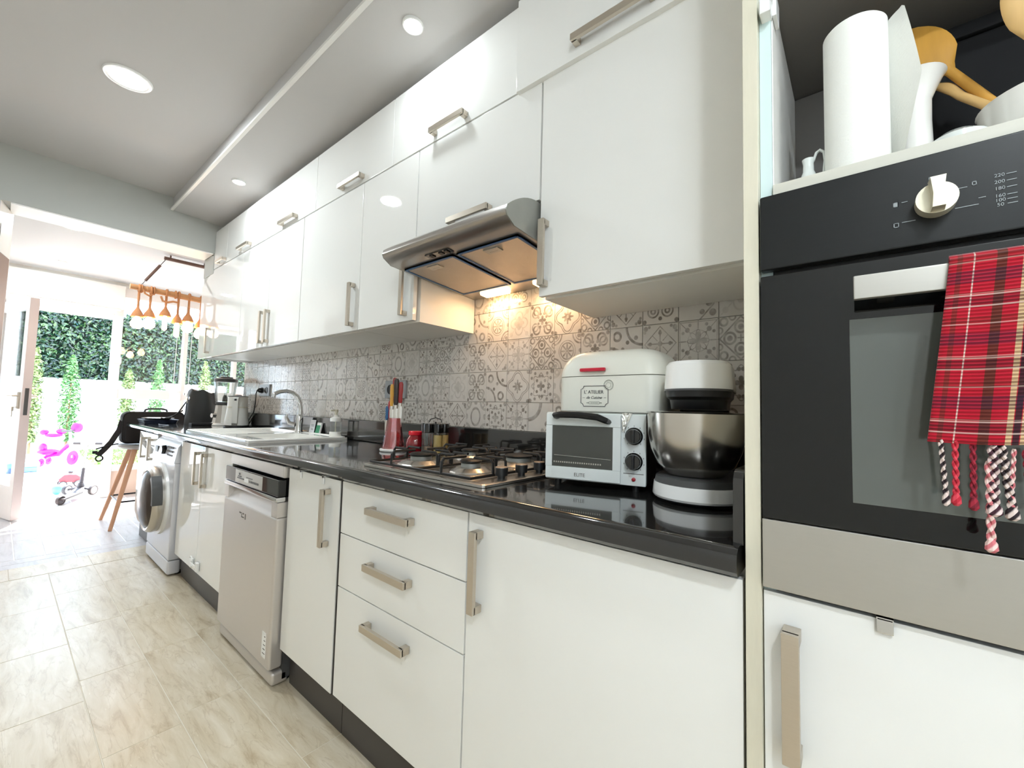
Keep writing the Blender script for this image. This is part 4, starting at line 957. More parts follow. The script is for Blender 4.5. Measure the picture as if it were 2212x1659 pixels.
# ------------------------------------------------------------------ bread bin on the toaster oven
M['cream_enamel'] = mat('cream_enamel', (230, 229, 218), rough=.38, coat=.2, var=.015)
bx_, by_, bz_ = 1.182, .556, .8966+.198+.0005
bb = thing('bread_bin', 'cream enamel bread bin with red handle on top of the toaster oven', 'bread bin', (bx_, by_, bz_))
hw_, hd_ = .163, .105
def brr(ins, n=6): return rrect(bx_-hd_+ins*.85, bx_+hd_-ins*.85, by_-hw_+ins, by_+hw_-ins, .055-min(.03, ins*.3), n)
part('body', MB().loft([ringz(brr(.004), bz_), ringz(brr(0), bz_+.004), ringz(brr(0), bz_+.1035)]), M['cream_enamel'], bb)
part('lid', MB().loft([ringz(brr(.0), bz_+.1055)]+[ringz(brr(.065*(1-cos(t))), bz_+.1065+.076*sin(t)) for t in [pi/2*i/10 for i in range(11)]]), M['cream_enamel'], bb)
M['red_paint'] = mat('red_paint', (196, 34, 58), rough=.35, var=.03)
xb_ = bx_-hd_
part('lid_handle', MB().box(xb_-.014, xb_-.004, .545, .625, bz_+.117, bz_+.127, bev=.003).box(xb_-.006, xb_+.006, .552, .618, bz_+.119, bz_+.125), M['red_paint'], bb)
M['ink_black'] = mat('ink_black', (52, 50, 54), rough=.5)
lb = MB(); lc = (.583, bz_+.047); hw2, hh2, cc = .043, .029, .009
xl = xb_-.0008
pts = []
for (sx_, sz_) in ((1, 1), (-1, 1), (-1, -1), (1, -1)):
    a0 = {(1, 1): (pi, pi/2*3), (-1, 1): (-pi/2, 0), (-1, -1): (0, pi/2), (1, -1): (pi/2, pi)}[(sx_, sz_)]
    rng = [a0[0]+(a0[1]-a0[0])*i/4 for i in range(5)]
    if (sx_, sz_) in ((1, 1), (-1, -1)): rng = rng[::-1]
    else: rng = rng[::-1]
    for t in rng: pts.append((xl, lc[0]+sx_*hw2+cc*cos(t), lc[1]+sz_*hh2+cc*sin(t)))
lb.tube(pts, .00085, seg=6, closed=True)
fbb = lambda y, z: Matrix.Translation((xl+.0004, y, z)) @ Matrix(((0, 0, -1, 0), (-1, 0, 0, 0), (0, 1, 0, 0), (0, 0, 0, 1)))
lb.text("L' ATELIER", .0135, fbb(lc[0]+.002, lc[1]+.0115), ext=.0006)
lb.text('de Cuisine', .0115, fbb(lc[0]+.001, lc[1]-.004), shear=.35, ext=.0005)
for s in (-1, 1): lb.box(xl-.0004, xl+.0006, lc[0]+s*.0335-.003, lc[0]+s*.0335+.003, lc[1]-.0045, lc[1]-.0038)
part('label', lb, M['ink_black'], bb, smooth=0)
l2 = MB(); zc = lc[1]-.019
l2.tube([(xl, lc[0]+a, zc+b) for a, b in rrect(-.017, .017, -.0032, .0032, .002, 3)], .0004, seg=4, closed=True)
for s in (-1, 1): l2.tube([(xl, lc[0]+s*.0205+a, zc+b) for a, b in rrect(-.003, .003, -.0012, .0012, .001, 2)], .0004, seg=4, closed=True)
for k in range(7): l2.box(xl-.0003, xl+.0006, lc[0]-.011+.0032*k, lc[0]-.0095+.0032*k, zc-.0006, zc+.0006)
sc_ = (lc[0]-.044, lc[1]+.031)
for r_ in (.0145, .0125): l2.tube([(xl, sc_[0]+r_*cos(t), sc_[1]+r_*sin(t)) for t in [2*pi*i/28 for i in range(28)]], .0004, seg=4, closed=True)
l2.tube([(xl, sc_[0]+(.0075+.0013*cos(5*t))*cos(t), sc_[1]+(.0075+.0013*cos(5*t))*sin(t)) for t in [2*pi*i/30 for i in range(30)]], .0004, seg=4, closed=True)
part('stamp', l2, M['ink_grey'], bb, smooth=0)

# ------------------------------------------------------------------ stand mixer (local frame, head towards -x)
mz = .8966
mx_ = thing('stand_mixer', 'white and black stand mixer with large steel bowl', 'stand mixer', (1.062, .299, mz), rad(9))
def oval(x0, x1, hw, z, n=18, back=.6):
    """stadium-like outline: round front at x0, squarer back at x1"""
    P = []
    rF = hw
    for i in range(n+1):
        t = pi/2+pi*i/n; P.append((x0+rF+rF*cos(t), hw*sin(t), z))
    rB = hw*back
    for i in range(7): t = -pi/2+pi/2*i/6; P.append((x1-rB+rB*cos(t), -(hw-rB)+rB*sin(t), z))
    for i in range(7): t = pi/2*i/6; P.append((x1-rB+rB*cos(t), (hw-rB)+rB*sin(t), z))
    return P
part('foot', MB().loft([oval(-.092, .145, .086, 0), oval(-.098, .150, .092, .006), oval(-.098, .15, .092, .009)]), M['black'], mx_, world=False)
part('base', MB().loft([oval(-.103, .155, .097, .009), oval(-.106, .158, .100, .014), oval(-.103, .156, .097, .042)]), M['white_plastic'], mx_, world=False)
part('base_top', MB().loft([oval(-.101, .154, .095, .042), oval(-.099, .15, .092, .056), oval(-.090, .14, .082, .060)]), M['darkgrey'], mx_, world=False)
M['bowl_steel'] = mat('bowl_steel', (205, 200, 192), rough=.2, metal=1, var=.02, vscale=10, bump=.02, bscale=400, stretch=(1, 1, 16))
part('bowl', MB().lathe([(.050, .060), (.062, .062), (.066, .066), (.085, .085), (.099, .118), (.106, .155), (.108, .203), (.1105, .206), (.107, .207), (.104, .155), (.08, .085), (.05, .068), (0, .066)], c=(-.012, .004, 0), seg=56, cap=False), M['bowl_steel'], mx_, world=False)
part('column', MB().loft([[(x, y, z) for x, y in rrect(.108, .152, -.06, .06, .02)] for z in (.055, .15, .235)]), M['black'], mx_, world=False)
part('neck', MB().loft([oval(-.045, 0.152, .062, .213), oval(-.052, 0.155, .062, .222), oval(-.055, 0.155, .064, .235), oval(-.066, 0.156, .071, .242), oval(-.068, 0.157, .073, .258)]), M['black'], mx_, world=False)
part('head', MB().loft([oval(-.070, 0.16, .075, .2585), oval(-.071, 0.16, .076, .266), oval(-.066, 0.156, .072, .318), oval(-.058, .150, .066, .326), oval(-.035, .15, .05, .328)]), M['white_plastic'], mx_, world=False)
part('head_trim', MB().loft([oval(-.0715, 0.161, .0765, .2560), oval(-.0715, 0.161, .0765, .2605)]), M['darkgrey'], mx_, world=False)

# cutting board leaning at the end of the worktop
M['board_wood'] = mat('board_wood', (164, 104, 44), rough=.5, var=.22, vscale=10, stretch=(6, 6, .7))
cbm = Matrix.Translation((1.255, .178, mz+.003)) @ Matrix.Rotation(rad(0), 4, 'X')
cb_ = MB()
cb_.loft([[Vector((x, yy+(.036*(1-z/.30)), mz+.004+z)) for x, z in rrect(1.242, 1.338, 0, .30, .03)] for yy in (.176, .190)])
tag(solo('cutting_board', cb_, M['board_wood'], '', '', (1.26, .2, mz)), 'brown wooden cutting board leaning between mixer and oven unit', 'cutting board')

# ------------------------------------------------------------------ knives in their stand
ks = thing('knife_stand', 'clear red acrylic knife stand on a round white base', 'knife stand', (1.165, 1.655, CT))
kc = (1.165, 1.655)
part('base_disc', MB().lathe([(.056, .0), (.060, .004), (.060, .010), (.056, .013)], c=(kc[0], kc[1], CT), seg=36), M['white_plastic'], ks)
part('acrylic_cone', MB().lathe([(.052, .013), (.050, .020), (.036, .10), (.031, .150), (.029, .150), (.034, .10), (.047, .022)], c=(kc[0], kc[1], CT), seg=10, cap=False), M['red_clear'], ks)
KC = {'blue': (36, 92, 140), 'red': (170, 30, 52), 'yellow': (214, 160, 60), 'brick': (150, 52, 48), 'black': (40, 34, 34), 'wine': (150, 40, 44)}
for n_, (u, v, hb_, ht_, wd, g_) in {
        'blue': (-.030, .035, .125, .190, .0075, 'blue handled paring knife in the acrylic stand'),
        'red': (-.018, .025, .130, .215, .0075, 'slim bright red handled knife in the acrylic stand'),
        'yellow': (-.016, .010, .190, .292, .0085, 'yellow handled knife in the acrylic stand'),
        'brick': (-.005, .004, .205, .322, .0085, 'brick red handled knife in the middle of the acrylic stand'),
        'black': (-.004, -.014, .195, .318, .010, 'black handled scissors like knife in front of the acrylic stand'),
        'wine': (.016, -.030, .205, .303, .0090, 'dark red handled knife at the right edge of the acrylic stand')}.items():
    bx0 = Vector((kc[0]+u*.7, kc[1]+v*.7, CT+.014)); d_ = Vector((u*.22, v*.25, 1)).normalized()
    kn_ = thing('kitchen_knife', g_, 'knife', tuple(bx0), group='knives in the acrylic stand')
    sd = Vector((.75, -.66, 0)).normalized()*1.0
    def kp_(h, s, t): return bx0+d_*h+sd*s+Vector((-.66, -.75, 0))*t
    part('blade', MB().loft([[kp_(h, s, t) for s, t in ((-q, 0), (0, .0009), (q, 0), (0, -.0009))] for h, q in ((0, .003), (.03, .008), (hb_, .0095))]), M['steel'], kn_)
    hpts = [(hb_, .8), (hb_+.012, 1.05), (hb_+.04, 1.0), ((hb_+ht_)/2+.01, 1.15), (ht_-.01, 1.1), (ht_, .7)]
    km = mat('handle_'+n_, KC[n_], rough=.35, coat=.2)
    part('handle', MB().loft([[kp_(h, wd*q*cos(a), wd*.7*q*sin(a)) for a in [2*pi*i/10 for i in range(10)]] for h, q in hpts]), km, kn_)
    part('ferrule', MB().loft([[kp_(h, wd*1.0*cos(a), wd*.72*sin(a)) for a in [2*pi*i/10 for i in range(10)]] for h in (hb_-.014, hb_+.001)]), M['steel'], kn_)

# red jar
rj = thing('red_jar', 'round glossy red jar with bright red lid behind the hob', 'jar', (1.185, 1.520, CT))
M['deep_red'] = mat('deep_red', (136, 14, 26), rough=.08, coat=.8, var=.25, vscale=25)
part('body', MB().lathe([(.024, 0), (.030, .003), (.040, .022), (.042, .042), (.038, .062), (.030, .074), (.028, .080)], c=(1.185, 1.52, CT), seg=36), M['deep_red'], rj)
part('lid', MB().lathe([(.031, .081), (.0315, .084), (.0315, .095), (.029, .098)], c=(1.185, 1.52, CT), seg=36), mat('bright_red', (214, 24, 44), rough=.25), rj)

# spice carousel
sc0 = (1.215, 1.425)
sr = thing('spice_rack', 'spice carousel of glass jars with black lids and wire loop', 'spice rack', (sc0[0], sc0[1], CT))
part('tray', MB().lathe([(.066, 0), (.068, .004), (.066, .008)], c=(sc0[0], sc0[1], CT), seg=36), M['black'], sr)
part('loop', MB().tube([(sc0[0]-.018*1, sc0[1]+.020, CT+.14), (sc0[0]-.016, sc0[1]+.017, CT+.152), (sc0[0], sc0[1], CT+.160), (sc0[0]+.016, sc0[1]-.017, CT+.152), (sc0[0]+.018, sc0[1]-.020, CT+.14)], .0022, seg=8).cyl((sc0[0], sc0[1], CT+.008), (sc0[0], sc0[1], CT+.142), .004), M['black'], sr)
SP = [((150, 120, 96), 'cinnamon'), ((206, 176, 110), 'mustard'), ((196, 160, 96), 'curry'), ((120, 96, 70), 'cumin'), ((170, 60, 36), 'paprika'), ((96, 92, 84), 'pepper')]
for k in range(6):
    t = rad(200+60*k-14); jc = (sc0[0]+.040*cos(t), sc0[1]+.040*sin(t))
    j = thing('spice_jar', ['clear spice jar with brown sticks at the left of the carousel', 'spice jar full of mustard yellow powder at the carousel front', 'spice jar of darker yellow powder on the right of the carousel', 'spice jar of brown seeds at the carousel back right', 'spice jar of paprika red powder at the carousel back', 'grey filled spice jar at the carousel back left'][k], 'spice jar', (jc[0], jc[1], CT+.008), group='spice jars on the carousel')
    c3 = (jc[0], jc[1], CT+.0085)
    part('glass_body', MB().lathe([(.0165, 0), (.0195, .003), (.0195, .082), (.0175, .088)], c=c3, seg=20), M['clear'], j)
    part('filling', MB().lathe([(.0155, .003), (.0178, .006), (.0178, (.03 if k in (0, 5) else .078))], c=c3, seg=18), mat('spice_'+SP[k][1], SP[k][0], rough=.9, var=.12, vscale=60), j)
    part('lid', MB().lathe([(.020, .088), (.0207, .090), (.0205, .122), (.018, .127)], c=c3, seg=20), M['black_gloss'], j)

# soap dispenser, card and sponge packet behind the tap
so_c = (1.285, 2.405)
sd_ = thing('soap_dispenser', 'white and clear soap dispenser at the sink corner', 'soap dispenser', (so_c[0], so_c[1], zt))
c3 = (so_c[0], so_c[1], zt+.001)
part('bottle_base', MB().lathe([(.032, 0), (.034, .003), (.034, .028), (.032, .030)], c=c3, seg=28), M['ceramic'], sd_)
part('bottle', MB().lathe([(.030, .030), (.0315, .034), (.0315, .085), (.030, .09)], c=c3, seg=28), M['clear'], sd_)
part('collar', MB().lathe([(.032, .090), (.033, .093), (.032, .110), (.016, .118), (.014, .128)], c=c3, seg=28), M['ceramic'], sd_)
part('pump', MB().lathe([(.008, .128), (.008, .142), (.011, .144), (.011, .158), (.008, .160)], c=c3, seg=20).box(c3[0]-.035, c3[0]-.005, c3[1]-.005, c3[1]+.005, c3[2]+.150, c3[2]+.158, bev=.002).cyl((c3[0], c3[1], c3[2]+.01), (c3[0], c3[1], c3[2]+.13), .004), M['beige_edge'], sd_)
M['paper'] = mat('paper_white', (236, 236, 240), rough=.8)
ct_ = thing('paper_card', 'white printed card leaning on the upstand behind the tap', 'card', (1.32, 2.80, CT))
card_m = Matrix.Translation((1.322, 2.79, CT+.0008)) @ Matrix.Rotation(rad(9), 4, 'Y')
part('sheet', MB().box(-.001, .001, -.034, .034, 0, .100, m=card_m), M['paper'], ct_)
pl_ = MB()
for z, a, b in ((.066, -.02, .02), (.058, -.022, .016), (.040, -.012, .012), (.034, -.02, .01)): pl_.box(-.0016, -.0009, a, b, z, z+.004, m=card_m)
part('print_lines', pl_, M['print_grey'], ct_)
sg = thing('sponge_packet', 'green and white packet leaning beside the white card', 'packet', (1.32, 2.70, CT))
sg_m = Matrix.Translation((1.318, 2.695, CT+.0012)) @ Matrix.Rotation(rad(12), 4, 'Y')
part('packet', MB().box(-.006, .006, -.029, .029, 0, .086, bev=.003, m=sg_m), M['white_plastic'], sg)
part('green_panel', MB().box(-.0072, -.005, -.025, .027, .004, .068, bev=.001, m=sg_m), mat('green_print', (44, 138, 96), rough=.5, var=.08), sg)

# wall sockets
M['socket_grey'] = mat('socket_grey', (150, 153, 156), rough=.35, metal=.2, var=.03)
def socket(name, ya, yb, za, zb, lab, holes):
    r = thing(name, lab, 'socket', (1.36, (ya+yb)/2, za), group='grey wall sockets')
    part('plate', MB().box(1.352, 1.3638, ya, yb, za, zb, bev=.003), M['socket_grey'], r)
    for q in holes: part('recess', MB().lathe([(.026, 0), (.026, .003), (.022, .003), (.021, .001), (0, .001)], seg=24, cap=False, m=Matrix.Translation((1.352, q, (za+zb)/2)) @ rotY), M['black'], r)
    return r
socket('wall_socket', 3.585, 3.775, 1.148, 1.243, 'grey double wall socket behind the tap with a black plug in it', (3.635, 3.725))
socket('wall_socket', 1.835, 2.02, 1.140, 1.235, 'grey double wall socket behind the knives', (1.885, 1.97))
pg = thing('power_cord', 'black plug and cord running down from the socket to the kettle', 'cord', (1.34, 3.725, 1.19))
part('plug', MB().lathe([(.019, 0), (.019, .018), (.012, .028), (.006, .034)], seg=16, m=Matrix.Translation((1.350, 3.725, 1.195)) @ rotY), M['black'], pg)
part('cord', MB().tube([(1.318, 3.725, 1.195), (1.312, 3.73, 1.17), (1.315, 3.74, 1.10), (1.328, 3.80, 1.02), (1.333, 3.90, .96), (1.336, 3.96, .905)], .004, seg=8), M['black'], pg)

# kettle
kx, ky = 1.243, 3.905
kt = thing('kettle', 'white electric kettle with flat handle on its round base', 'kettle', (kx, ky, CT))
part('power_base', MB().lathe([(.086, 0), (.088, .004), (.086, .012), (.05, .014)], c=(kx, ky, CT), seg=36), M['black'], kt)
M['kettle_white'] = mat('kettle_white', (222, 220, 212), rough=.32, coat=.2, var=.02)
part('jug', MB().lathe([(.080, .015), (.087, .018), (.086, .05), (.076, .12), (.071, .165), (.069, .245)], c=(kx, ky, CT), seg=40), M['kettle_white'], kt)
part('level_band', MB().lathe([(.0765, .158), (.0735, .158), (.0727, .166), (.0745, .166)], c=(kx, ky, CT), seg=40, cap=False), M['beige_edge'], kt)
part('lid', MB().lathe([(.070, .246), (.0705, .251), (.03, .254), (.02, .262), (0, .263)], c=(kx, ky, CT), seg=40), M['darkgrey'], kt)
hd_d = Vector((-.45, -.89, 0)).normalized(); hs = Vector((hd_d.y, -hd_d.x, 0))
def kh(r, s, z): return Vector((kx, ky, CT+z))+hd_d*r+hs*s
hr = []
for (r, z) in ((.072, .242), (.094, .240), (.102, .225), (.102, .10), (.100, .035), (.088, .022)):
    hr.append([kh(r, -.019, z), kh(r, .019, z), kh(r-.012, .019, z-.002), kh(r-.012, -.019, z-.002)])
part('handle', MB().loft(hr), M['kettle_white'], kt)
part('switch', MB().box(-.008, .008, -.003, .003, -.008, .008, bev=.003, m=Matrix.Translation(kh(.103, 0, .222)) @ Matrix.Rotation(math.atan2(hd_d.y, hd_d.x)+pi/2, 4, 'Z')), M['black'], kt)

# blender
bx, by = 1.255, 4.255
bl = thing('blender', 'jug blender with ribbed glass jar and black lid beside the bag', 'blender', (bx, by, CT))
part('foot', MB().lathe([(.092, 0), (.094, .004), (.09, .014), (.08, .022)], c=(bx-.01, by, CT), seg=36), M['kettle_white'], bl)
part('motor_base', MB().lathe([(.086, .022), (.080, .06), (.070, .12), (.066, .172), (.06, .178)], c=(bx, by, CT), seg=12), M['steel_soft'], bl, smooth=20)
part('control_dial', MB().cyl((bx-.070, by-.02, CT+.085), (bx-.098, by-.028, CT+.085), .020, .018, seg=20), M['chrome'], bl)
part('collar', MB().lathe([(.068, .178), (.070, .182), (.070, .196), (.062, .200)], c=(bx, by, CT), seg=32), M['darkgrey'], bl)
part('glass_jar', MB().lathe([(.060, .200), (.068, .205), (.080, .30), (.088, .375), (.084, .375), (.076, .30), (.064, .21), (0, .208)], c=(bx, by, CT), seg=32, cap=False), M['clear'], bl)
jr = MB()
for k in range(6):
    t = 2*pi*k/6+.3; jr.tube([(bx+.066*cos(t), by+.066*sin(t), CT+.212), (bx+.086*cos(t), by+.086*sin(t), CT+.355)], .004, seg=6)
part('jar_rib', jr, M['clear'], bl)
part('jar_lid', MB().lathe([(.085, .372), (.088, .376), (.088, .400), (.08, .403), (.05, .405), (.05, .416), (.045, .418)], c=(bx, by, CT), seg=36), M['darkgrey'], bl)
part('jar_handle', MB().tube([(bx-.02, by-.075, CT+.235), (bx-.03, by-.115, CT+.245), (bx-.035, by-.125, CT+.28), (bx-.035, by-.125, CT+.33), (bx-.028, by-.105, CT+.352), (bx-.02, by-.082, CT+.350)], .010, seg=8), M['clear'], bl)
part('blade_boss', MB().lathe([(.02, .205), (.018, .24), (.01, .262)], c=(bx, by, CT), seg=14), M['black'], bl)
# ------------------------------------------------------------------ black drawstring bag on the bar
M['black_leather'] = mat('black_leather', (40, 40, 38), rough=.55, var=.15, bump=.25, bscale=90)
M['black_fabric'] = mat('black_fabric', (38, 34, 34), rough=.9, var=.15, bump=.2, bscale=300)
hbag = thing('bucket_bag', 'soft black drawstring bag slumped on the bar beside the blender', 'bag', (1.155, 4.50, CT))
rg = random.Random(11)
rings = []
for i in range(13):
    t = i/12; z = CT+.001+.30*t; R_ = .122+.012*sin(t*3)-.018*t
    ring_ = []
    for k in range(28):
        a = 2*pi*k/28
        wob = 1+.03*sin(5*a+4*t)+.02*sin(9*a-6*t)+(.05*sin(7*a) if t > .85 else 0)
        zz = z-(.045*t*t*(.5+.5*cos(a-.4)))+(.010*sin(6*a) if t > .9 else 0)
        ring_.append((1.155+R_*wob*1.0*cos(a)*.92, 4.50+R_*wob*sin(a), zz))
    rings.append(ring_)
part('body', MB().loft(rings), M['black_leather'], hbag, smooth=60)
ey = MB()
for k, (yy, zz) in enumerate(((4.335, .225), (4.40, .25), (4.47, .262))):
    ey.tube([(1.035-.004*k, yy+.06+.010*cos(a), CT+zz+.010*sin(a)) for a in [2*pi*i/14 for i in range(14)]], .003, seg=6, closed=True)
part('eyelet', ey, M['chrome'], hbag)
part('drawstring', MB().tube([(1.028, 4.395, CT+.225), (1.020, 4.405, CT+.18), (1.022, 4.41, CT+.12), (1.016, 4.43, CT+.07)], .003, seg=6), M['black'], hbag)
part('clasp', MB().tube([(1.022, 4.395, CT+.222), (1.020, 4.390, CT+.205), (1.022, 4.396, CT+.185)], .004, seg=6), M['nickel'], hbag)
stp = MB().tube([(1.02, 4.50, CT+.12), (.97, 4.55, CT+.07), (.92, 4.62, CT+.045), (.905, 4.645, CT+.050)], .005, seg=8).tube([(1.03, 4.44, CT+.20), (.99, 4.50, CT+.10), (.95, 4.56, CT+.052), (.93, 4.61, CT+.05)], .005, seg=8)
part('strap', stp, M['black_leather'], hbag)

# dark tray with a white platter at the end of the bar
tr = thing('serving_tray', 'dark blue serving tray at the end of the bar under a white platter', 'tray', (.91, 4.77, CT))
M['navy'] = mat('navy_tray', (38, 44, 60), rough=.3, var=.08)
part('tray_base', MB().loft([ringz(rrect(.80, 1.02, 4.64, 4.90, .03), CT+.001), ringz(rrect(.79, 1.03, 4.63, 4.91, .035), CT+.030), ringz(rrect(.785, 1.035, 4.625, 4.915, .037), CT+.033)]), M['navy'], tr)
tag(solo('platter', MB().lathe([(0, 0), (.09, 0), (.13, .010), (.134, .013), (.128, .014), (.09, .006), (0, .005)], seg=40, cap=False, c=(.91, 4.77, CT+.034), sx=.85), M['ceramic'], '', '', (.91, 4.77, CT+.034)), 'white oval platter lying on the dark tray', 'platter')
tag(solo('phone_cable', MB().tube([(.86, 4.47, CT+.004), (.84, 4.36, CT+.005), (.88, 4.26, CT+.004), (.84, 4.14, CT+.004), (.80, 4.05, CT+.004)], .0035, seg=8), M['black'], '', '', (.84, 4.2, CT)), 'thin black cable lying along the bar edge', 'cable')
tag(solo('notebook', MB().box(1.02, 1.18, 4.22, 4.30, CT+.0005, CT+.02, bev=.003), M['black'], '', '', (1.1, 4.26, CT)), 'thin black notebook lying flat before the blender', 'notebook')

# ------------------------------------------------------------------ bar stool and laptop bag
st = thing('bar_stool', 'bar stool with grey seat and splayed wooden legs at the bar end', 'stool', (.90, 5.06, 0))
M['stool_grey'] = mat('stool_grey', (150, 146, 142), rough=.5, var=.03)
M['stool_wood'] = mat('stool_wood', (196, 146, 112), rough=.5, var=.1, vscale=14, stretch=(5, 5, .6))
sc = (.895, 5.07)
part('seat', MB().lathe([(.10, .645), (.16, .655), (.195, .675), (.20, .692), (.19, .697), (.12, .688), (0, .684)], c=(sc[0], sc[1], 0), seg=36), M['stool_grey'], st)
for sx_, sy_ in ((-1, -1), (-1, 1), (1, -1), (1, 1)):
    part('leg', MB().cyl((sc[0]+sx_*.235, sc[1]+sy_*.25, 0), (sc[0]+sx_*.09, sc[1]+sy_*.09, .655), .0135, .021, seg=14), M['stool_wood'], st)
def lp(sx_, sy_, z): t = z/.655; return (sc[0]+sx_*(.235-.145*t), sc[1]+sy_*(.25-.16*t), z)
part('footrest', MB().tube([lp(-1, -1, .22), lp(1, -1, .22), lp(1, 1, .22), lp(-1, 1, .22)], .007, seg=8, closed=True), M['black'], st)
lbg = thing('laptop_bag', 'black laptop bag with shoulder strap standing on the bar stool', 'bag', (.93, 5.09, .70))
lx0, lx1, ly0, ly1, lz0, lz1 = .712, 1.165, 5.035, 5.155, .6985, .985
part('body', MB().loft([[(x, y, z) for x, z in rrect(lx0+i_, lx1-i_, lz0+i_, lz1-i_, .05)] for y, i_ in ((ly0, .012), (ly0+.02, 0), (ly1-.02, 0), (ly1, .012))]), M['black_fabric'], lbg)
part('front_pocket', MB().loft([[(x, y, z) for x, z in rrect(lx0+.03, lx1-.03, lz0+.02, lz1-.10, .03)] for y in (ly0-.016, ly0+.01)]), M['black_fabric'], lbg)
part('carry_handle', MB().tube([(.87, 5.095, .980), (.875, 5.095, 1.002), (.90, 5.095, 1.012), (1.0, 5.095, 1.012), (1.03, 5.095, 1.002), (1.035, 5.095, .980)], .008, seg=8), M['black_leather'], lbg)
part('piping', MB().tube([(x, ly0+.004, z) for x, z in rrect(lx0+.006, lx1-.006, lz0+.006, lz1-.006, .045)], .004, seg=6, closed=True), M['black'], lbg)
sr_ = []
for (x, y, z) in ((.716, 5.06, .90), (.700, 5.05, .82), (.655, 5.04, .72), (.610, 5.035, .655), (.575, 5.03, .610)):
    sr_.append([(x-.017, y-.004, z+.010), (x+.017, y-.004, z-.010), (x+.017, y+.004, z-.010), (x-.017, y+.004, z+.010)])
part('shoulder_strap', MB().loft(sr_).tube([(.585+.022*cos(a), 5.03, .585+.024*sin(a)) for a in [2*pi*i/16 for i in range(16)]], .006, seg=6, closed=True).tube([(.70, 5.03, .705), (.63, 5.03, .69), (.56, 5.03, .665)], .006, seg=6).box(.540, .572, 5.02, 5.04, .625, .65, bev=.003), M['black_fabric'], lbg)

# ------------------------------------------------------------------ pendant lamp of bamboo and rope
M['bamboo'] = mat('bamboo', (206, 152, 104), rough=.55, var=.15, vscale=10, stretch=(.6, 6, 6))
M['rope'] = mat('hemp_rope', (196, 136, 92), rough=.95, var=.2, vscale=60, bump=.5, bscale=300)
M['rust'] = mat('brown_metal', (112, 84, 74), rough=.5, var=.08)
M['bulb'] = mat('bulb_glow', (255, 226, 190), rough=.1, emit=14, emcol=(255, 208, 150))
pe = thing('pendant_lamp', 'hanging lamp of a bamboo pole with rope bound bulbs', 'pendant lamp', (1.0, 4.87, 2.42))
part('ceiling_rod', MB().cyl((.885, 4.86, 2.385), (1.235, 4.86, 2.385), .016), M['rust'], pe)
part('rod_fixing', MB().cyl((.93, 4.86, 2.385), (.93, 4.86, 2.42), .006).cyl((1.19, 4.86, 2.385), (1.19, 4.86, 2.42), .006), M['rust'], pe)
part('bamboo_pole', MB().tube([(.672, 4.88, 2.078), (.78, 4.88, 2.076), (.784, 4.88, 2.076), (.95, 4.88, 2.070), (.954, 4.88, 2.070), (1.16, 4.88, 2.062), (1.164, 4.88, 2.062), (1.44, 4.88, 2.055)], [.024, .024, .027, .025, .028, .025, .027, .024], seg=16), M['bamboo'], pe)
for xa, xb in ((.895, .745), (1.225, 1.375)):
    A, B = Vector((xa, 4.86, 2.37)), Vector((xb, 4.88, 2.105)); dv = B-A
    part('strap', MB().cyl(A+dv*.22, B-dv*.16, .011, seg=8), M['rust'], pe)
    part('hook', MB().cyl(A, A+dv*.22, .003, seg=6).cyl(B-dv*.16, B, .003, seg=6), M['black'], pe)
bulbs = [(.735, 1.905, .046, 0), (.815, 1.915, .046, 0), (.925, 1.945, .018, 1), (1.015, 1.895, .02, 1), (1.095, 1.925, .044, 0), (1.19, 1.88, .044, 0), (1.31, 1.93, .044, 0)]
for k, (x, zt2, r_, tall) in enumerate(bulbs):
    s_ = part('rope_shade', MB().lathe([(.010, .0), (.014, -.015), (.034, -.050), (.046, -.085), (.044, -.088), (.03, -.055), (.008, -.02)], c=(x, 4.88, zt2), seg=18), M['rope'], pe)
    part('rope_drop', MB().cyl((x, 4.88, zt2-.01), (x, 4.88, 2.075), .009, seg=10).tube([(x+.0, 4.88+.03*cos(a), 2.072+.03*sin(a)) for a in [2*pi*i/12 for i in range(12)]], .009, seg=8, closed=True), M['rope'], s_)
    zb2 = zt2-.082
    pf = [(0.012, 0), (.03, -.025), (r_, -.06), (r_*.92, -.085), (r_*.5, -.105), (0, -.108)] if not tall else [(.012, 0), (r_, -.02), (r_, -.12), (.006, -.135), (0, -.136)]
    part('bulb', MB().lathe(pf, c=(x, 4.88, zb2), seg=20), M['bulb'], s_)
lp_ = MB().tube([(.755, 4.85, 2.07), (.77, 4.85, 2.03), (.80, 4.85, 2.015), (.82, 4.86, 2.03)], .008, seg=8).tube([(.88, 4.85, 2.03), (.895, 4.85, 1.99), (.93, 4.85, 1.985), (.97, 4.85, 2.0), (1.0, 4.86, 2.0)], .009, seg=8)
for x in (.75, .835, .99): lp_.tube([(x, 4.88+.031*cos(a), 2.072+.031*sin(a)) for a in [2*pi*i/12 for i in range(12)]], .008, seg=8, closed=True)
part('rope_wrap', lp_, M['rope'], pe)

